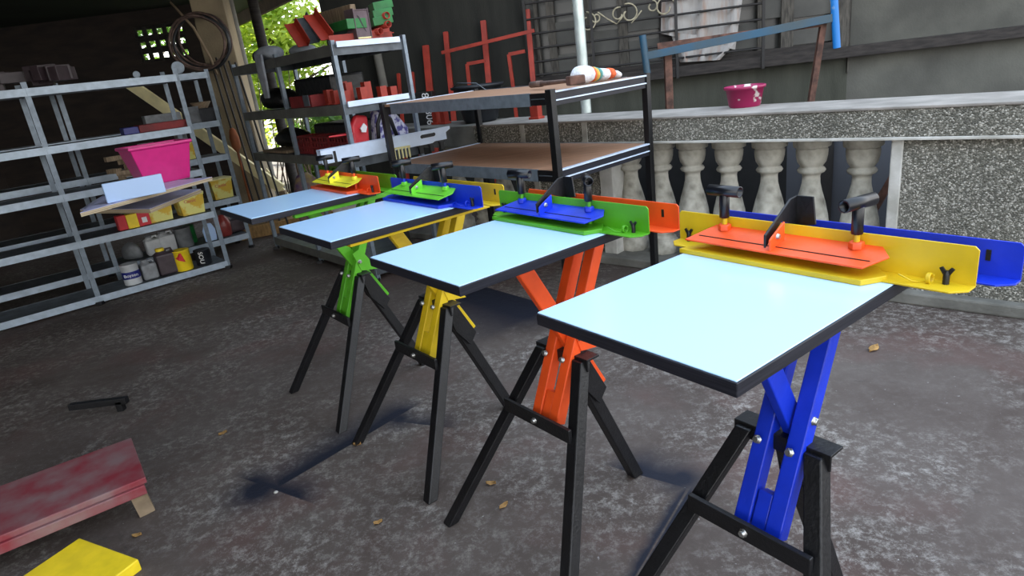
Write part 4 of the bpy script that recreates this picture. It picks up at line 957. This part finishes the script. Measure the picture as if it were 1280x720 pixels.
# posts in the opening
for k, (x0, y0, x1, y1, yy, r, mt_) in enumerate(((283, 0, 318, 135, 7.2, .045, pillar_m), (312, 0, 328, 55, 7.6, .055, wood_dark), (331, 0, 326, 40, 8.2, .025, rust))):
    a = YP(x0, y0, yy); b_ = YP(x1, y1, yy); g = Vector((b_.x, yy, 0)); tp_ = Vector((b_.x, yy, 2.6))
    o = MB().tube((0, 0, 0), (0, 0, 2.42), r, n=16).build('timber_post', mt_ if k else concrete_p); o.location = g; tag(o, ('round beige post right beside the pillar', 'dark timber post in the bright opening', 'thin brown post in the bright opening')[k], 'post')
# slim grey pipe leaning before the dark wall behind the rack end
a = wp(466, 40, -.1); b_ = wp(482, 120, -.1); dd = b_-a; bb = b_+dd*(b_.z/(-dd.z)); o = MB().tube((0, 0, 0), a-bb, .04, n=16).build('drain_pipe', concrete_p); o.location = bb; tag(o, 'grey pipe against the dark wall behind the grey rack', 'pipe')

# ================================================================== TREES
def tree(x, y, h, r, n, mt, label, seed, zc=None):
    rnd = random.Random(seed); root = empty('tree', (x, y, 0), 0, label, 'tree', 'sunlit trees beyond the yard')
    q = MB(); zc = zc or h*.55
    pts = [Vector((0, 0, 0))]
    for i in range(6): pts.append(pts[-1]+Vector((rnd.uniform(-.1, .1), rnd.uniform(-.1, .1), h*.15)))
    q.path(pts, [.09-.011*i for i in range(7)], 8)
    for k in range(9):
        a = rnd.uniform(0, 6.28); z0 = h*rnd.uniform(.25, .75); p0 = Vector((0, 0, z0)); p1 = p0+Vector((math.cos(a)*r*.5, math.sin(a)*r*.5, r*.3)); p2 = p1+Vector((math.cos(a+.4)*r*.4, math.sin(a+.4)*r*.4, r*.15))
        q.path([p0, p1, p2], [.035, .02, .008], 6)
    q.build('trunk', bark, root)
    L_ = MB()
    cl_ = [(Vector((rnd.gauss(0, r*.45), rnd.gauss(0, r*.45), zc+rnd.gauss(0, h*.22))), rnd.uniform(.25, .55)) for _ in range(34)]
    for i in range(n):
        c, cr = rnd.choice(cl_); p = c+Vector((rnd.gauss(0, 1), rnd.gauss(0, 1), rnd.gauss(0, 1)))*cr*.5
        if p.z < .1: p.z = abs(p.z)+.1
        hr = math.hypot(p.x, p.y)
        if hr > r*.95: p.x *= r*.95/hr*rnd.random(); p.y *= r*.95/hr*rnd.random()
        a = Vector((rnd.gauss(0, 1), rnd.gauss(0, 1), rnd.gauss(0, .6))).normalized(); b_ = a.orthogonal().normalized(); s_ = rnd.uniform(.04, .09)
        L_.add([p-a*s_, p+b_*s_*.45, p+a*s_, p-b_*s_*.45], [(0, 1, 2, 3)])
    L_.build('foliage', mt, root)
tree(-3.25, 10.9, 3.4, .98, 5200, leaf_a, 'bright yellow-green tree just right of the pillar', 1)
tree(-1.25, 11.0, 3.4, .98, 6500, leaf_a, 'sunlit tree partly hidden by the dark house wall', 2)
tree(-4.6, 13.2, 4.4, 1.1, 5000, leaf_b, 'mid-green tree farther off behind the pillar', 3)
tree(-2.3, 13.4, 4.6, 1.15, 3600, leaf_a, 'tall pale tree standing between and behind the front two', 4)
tree(-2.25, 9.5, .95, .6, 3500, leaf_b, 'low dark green shrub seen under the rack shelf', 5)
tree(-5.6, 11.2, 3.4, 1.0, 3500, leaf_b, 'tree seen through the lattice screen', 6)
# dry twigs
rt = MB()
for k in range(26):
    x0 = -2.85+random.uniform(-.18, .5); a = Vector((x0, 8.3+random.uniform(-.2, .2), 0)); b_ = a+Vector((random.uniform(-.3, .3), 0, random.uniform(1.0, 1.75))); rt.path([a, (a+b_)/2+Vector((random.uniform(-.1, .1), 0, 0)), b_], [.010, .008, .004], 5)
o = rt.build('dry_twigs', bark, None, loc=(-3.1, 8.3, 0)); tag(o, 'tangle of dry twigs beyond the pillar', 'twigs', kind='stuff')

# ================================================================== FLOOR BITS
def leaf(px, py, ln, ang, label, mt=leaf_brown):
    p = Z(px, py, 0); q = MB(); n = 7; top = []; bot = []
    for i in range(n):
        t = i/(n-1); w = math.sin(math.pi*t)**.8*ln*.22; zc_ = .004+.010*abs(t-.5)
        top.append(Vector((ln*(t-.5), w, zc_+.004))); bot.append(Vector((ln*(t-.5), -w, zc_)))
    mid_ = [Vector((ln*(i/(n-1)-.5), 0, .002)) for i in range(n)]
    vs = top+mid_+bot; fs = [(i, i+1, n+i+1, n+i) for i in range(n-1)]+[(n+i, n+i+1, 2*n+i+1, 2*n+i) for i in range(n-1)]
    o = q.add(vs, fs, True).build('dry_leaf', mt); o.location = (p.x, p.y, .001); o.rotation_euler = (0, 0, R(ang)); tag(o, label, 'leaf', 'dry leaves on the floor')
    sd = o.modifiers.new('t', 'SOLIDIFY'); sd.thickness = .0008
leaf(630, 634, .035, 40, 'yellow dry leaf beside the orange stand front legs'); leaf(614, 606, .035, -10, 'small dry leaf just above the yellow leaf, by the orange stand')
leaf(279, 543, .035, 40, 'dry leaf alone on the open floor left of the stands'); leaf(473, 655, .028, 20, 'yellowish leaf in the bottom middle of the floor')
leaf(172, 671, .03, 10, 'orange dry leaf beside the red bench leg'); leaf(447, 557, .03, 0, 'dry leaf at the foot of the yellow stand'); leaf(1092, 437, .075, 35, 'large tan leaf on the floor right of the blue stand')
# loose white pebble
p = Z(345, 616, 0); o = MB().lathe([(.0, 0), (.008, .002), (.006, .005), (0, .006)], (0, 0, 0), 10, cap=False).build('pebble', trim_m); o.location = p; tag(o, 'small white stone at the overspray mark', 'stone')
# red bench at the left edge
bn = Z(184, 640, 0); hb_ = heightat(bn, 600)
br_ = Z(163, 550, hb_)-Z(181, 600, hb_); ro = empty('bench', (bn.x, bn.y, 0), math.atan2(br_.y, br_.x)-R(90), 'low red-painted bench with bare wooden leg at the left edge', 'bench')
red_worn = mat('worn_red_paint', (.20, .02, .03), .6, c2=(.20, .12, .12), vscale=9); dp = br_.length
for x_, y_ in ((0, 0), (-.5, 0), (0, dp-.06), (-.5, dp-.06)):
    MB().bar(Vector((x_, y_, 0)), Vector((x_*.96-.01, y_, hb_-.012)), .05, .035, (1, 0, 0)).build('leg', plank_w, ro, .002)
MB().box((-.28, -.03, hb_-.028), (.60, .02, .034)).box((-.28, dp/2-.03, hb_), (.62, dp, .022)).build('seat', red_worn, ro, .003)
# yellow sheet corner bottom-left
ys = Z(166, 716, 0); o = MB().box((0, 0, .02), (.30, .30, .04)).build('yellow_block', bright_y, None, .004); q_ = Z(150, 716, 0); o.location = (q_.x-.135, q_.y-.06, 0); o.rotation_euler = (0, 0, R(62)); tag(o, 'bright yellow painted block at the bottom left corner', 'block')
# black steel end by the left edge
p = Z(158, 512, 0); o = MB().bar((-.25, 0, .05), (.02, 0, .05), .03, .03).bar((-.02, 0, 0), (-.02, 0, .05), .03, .03).build('steel_bar', black_steel, None, .002); o.location = p; tag(o, 'black square bar end poking in at the left edge', 'steel bar')

# ================================================================== LIGHT
w = bpy.data.worlds.new('world'); S.world = w; w.use_nodes = True; N = w.node_tree.nodes; L = w.node_tree.links
bg = N['Background']; tc = N.new('ShaderNodeTexCoord'); sp = N.new('ShaderNodeSeparateXYZ'); L.new(tc.outputs['Generated'], sp.inputs[0])
rp = N.new('ShaderNodeValToRGB'); rp.color_ramp.elements[0].position = 0; rp.color_ramp.elements[0].color = (1, .98, .94, 1); rp.color_ramp.elements[1].position = .8; rp.color_ramp.elements[1].color = (.66, .80, 1.0, 1)
L.new(sp.outputs[2], rp.inputs['Fac']); L.new(rp.outputs[0], bg.inputs['Color']); bg.inputs['Strength'].default_value = 3.4
sd = bpy.data.lights.new('sun', 'SUN'); so = bpy.data.objects.new('sun', sd); COL.objects.link(so); sd.energy = 26; sd.angle = R(1); sd.color = (1, .93, .78)
v = Vector((.62, -.55, -.28)).normalized(); so.rotation_euler = v.to_track_quat('-Z', 'Y').to_euler()
vs = S.view_settings; vs.view_transform = 'Standard'; vs.look = 'None'; vs.gamma = 1; vs.exposure = .0; vs.use_curve_mapping = False
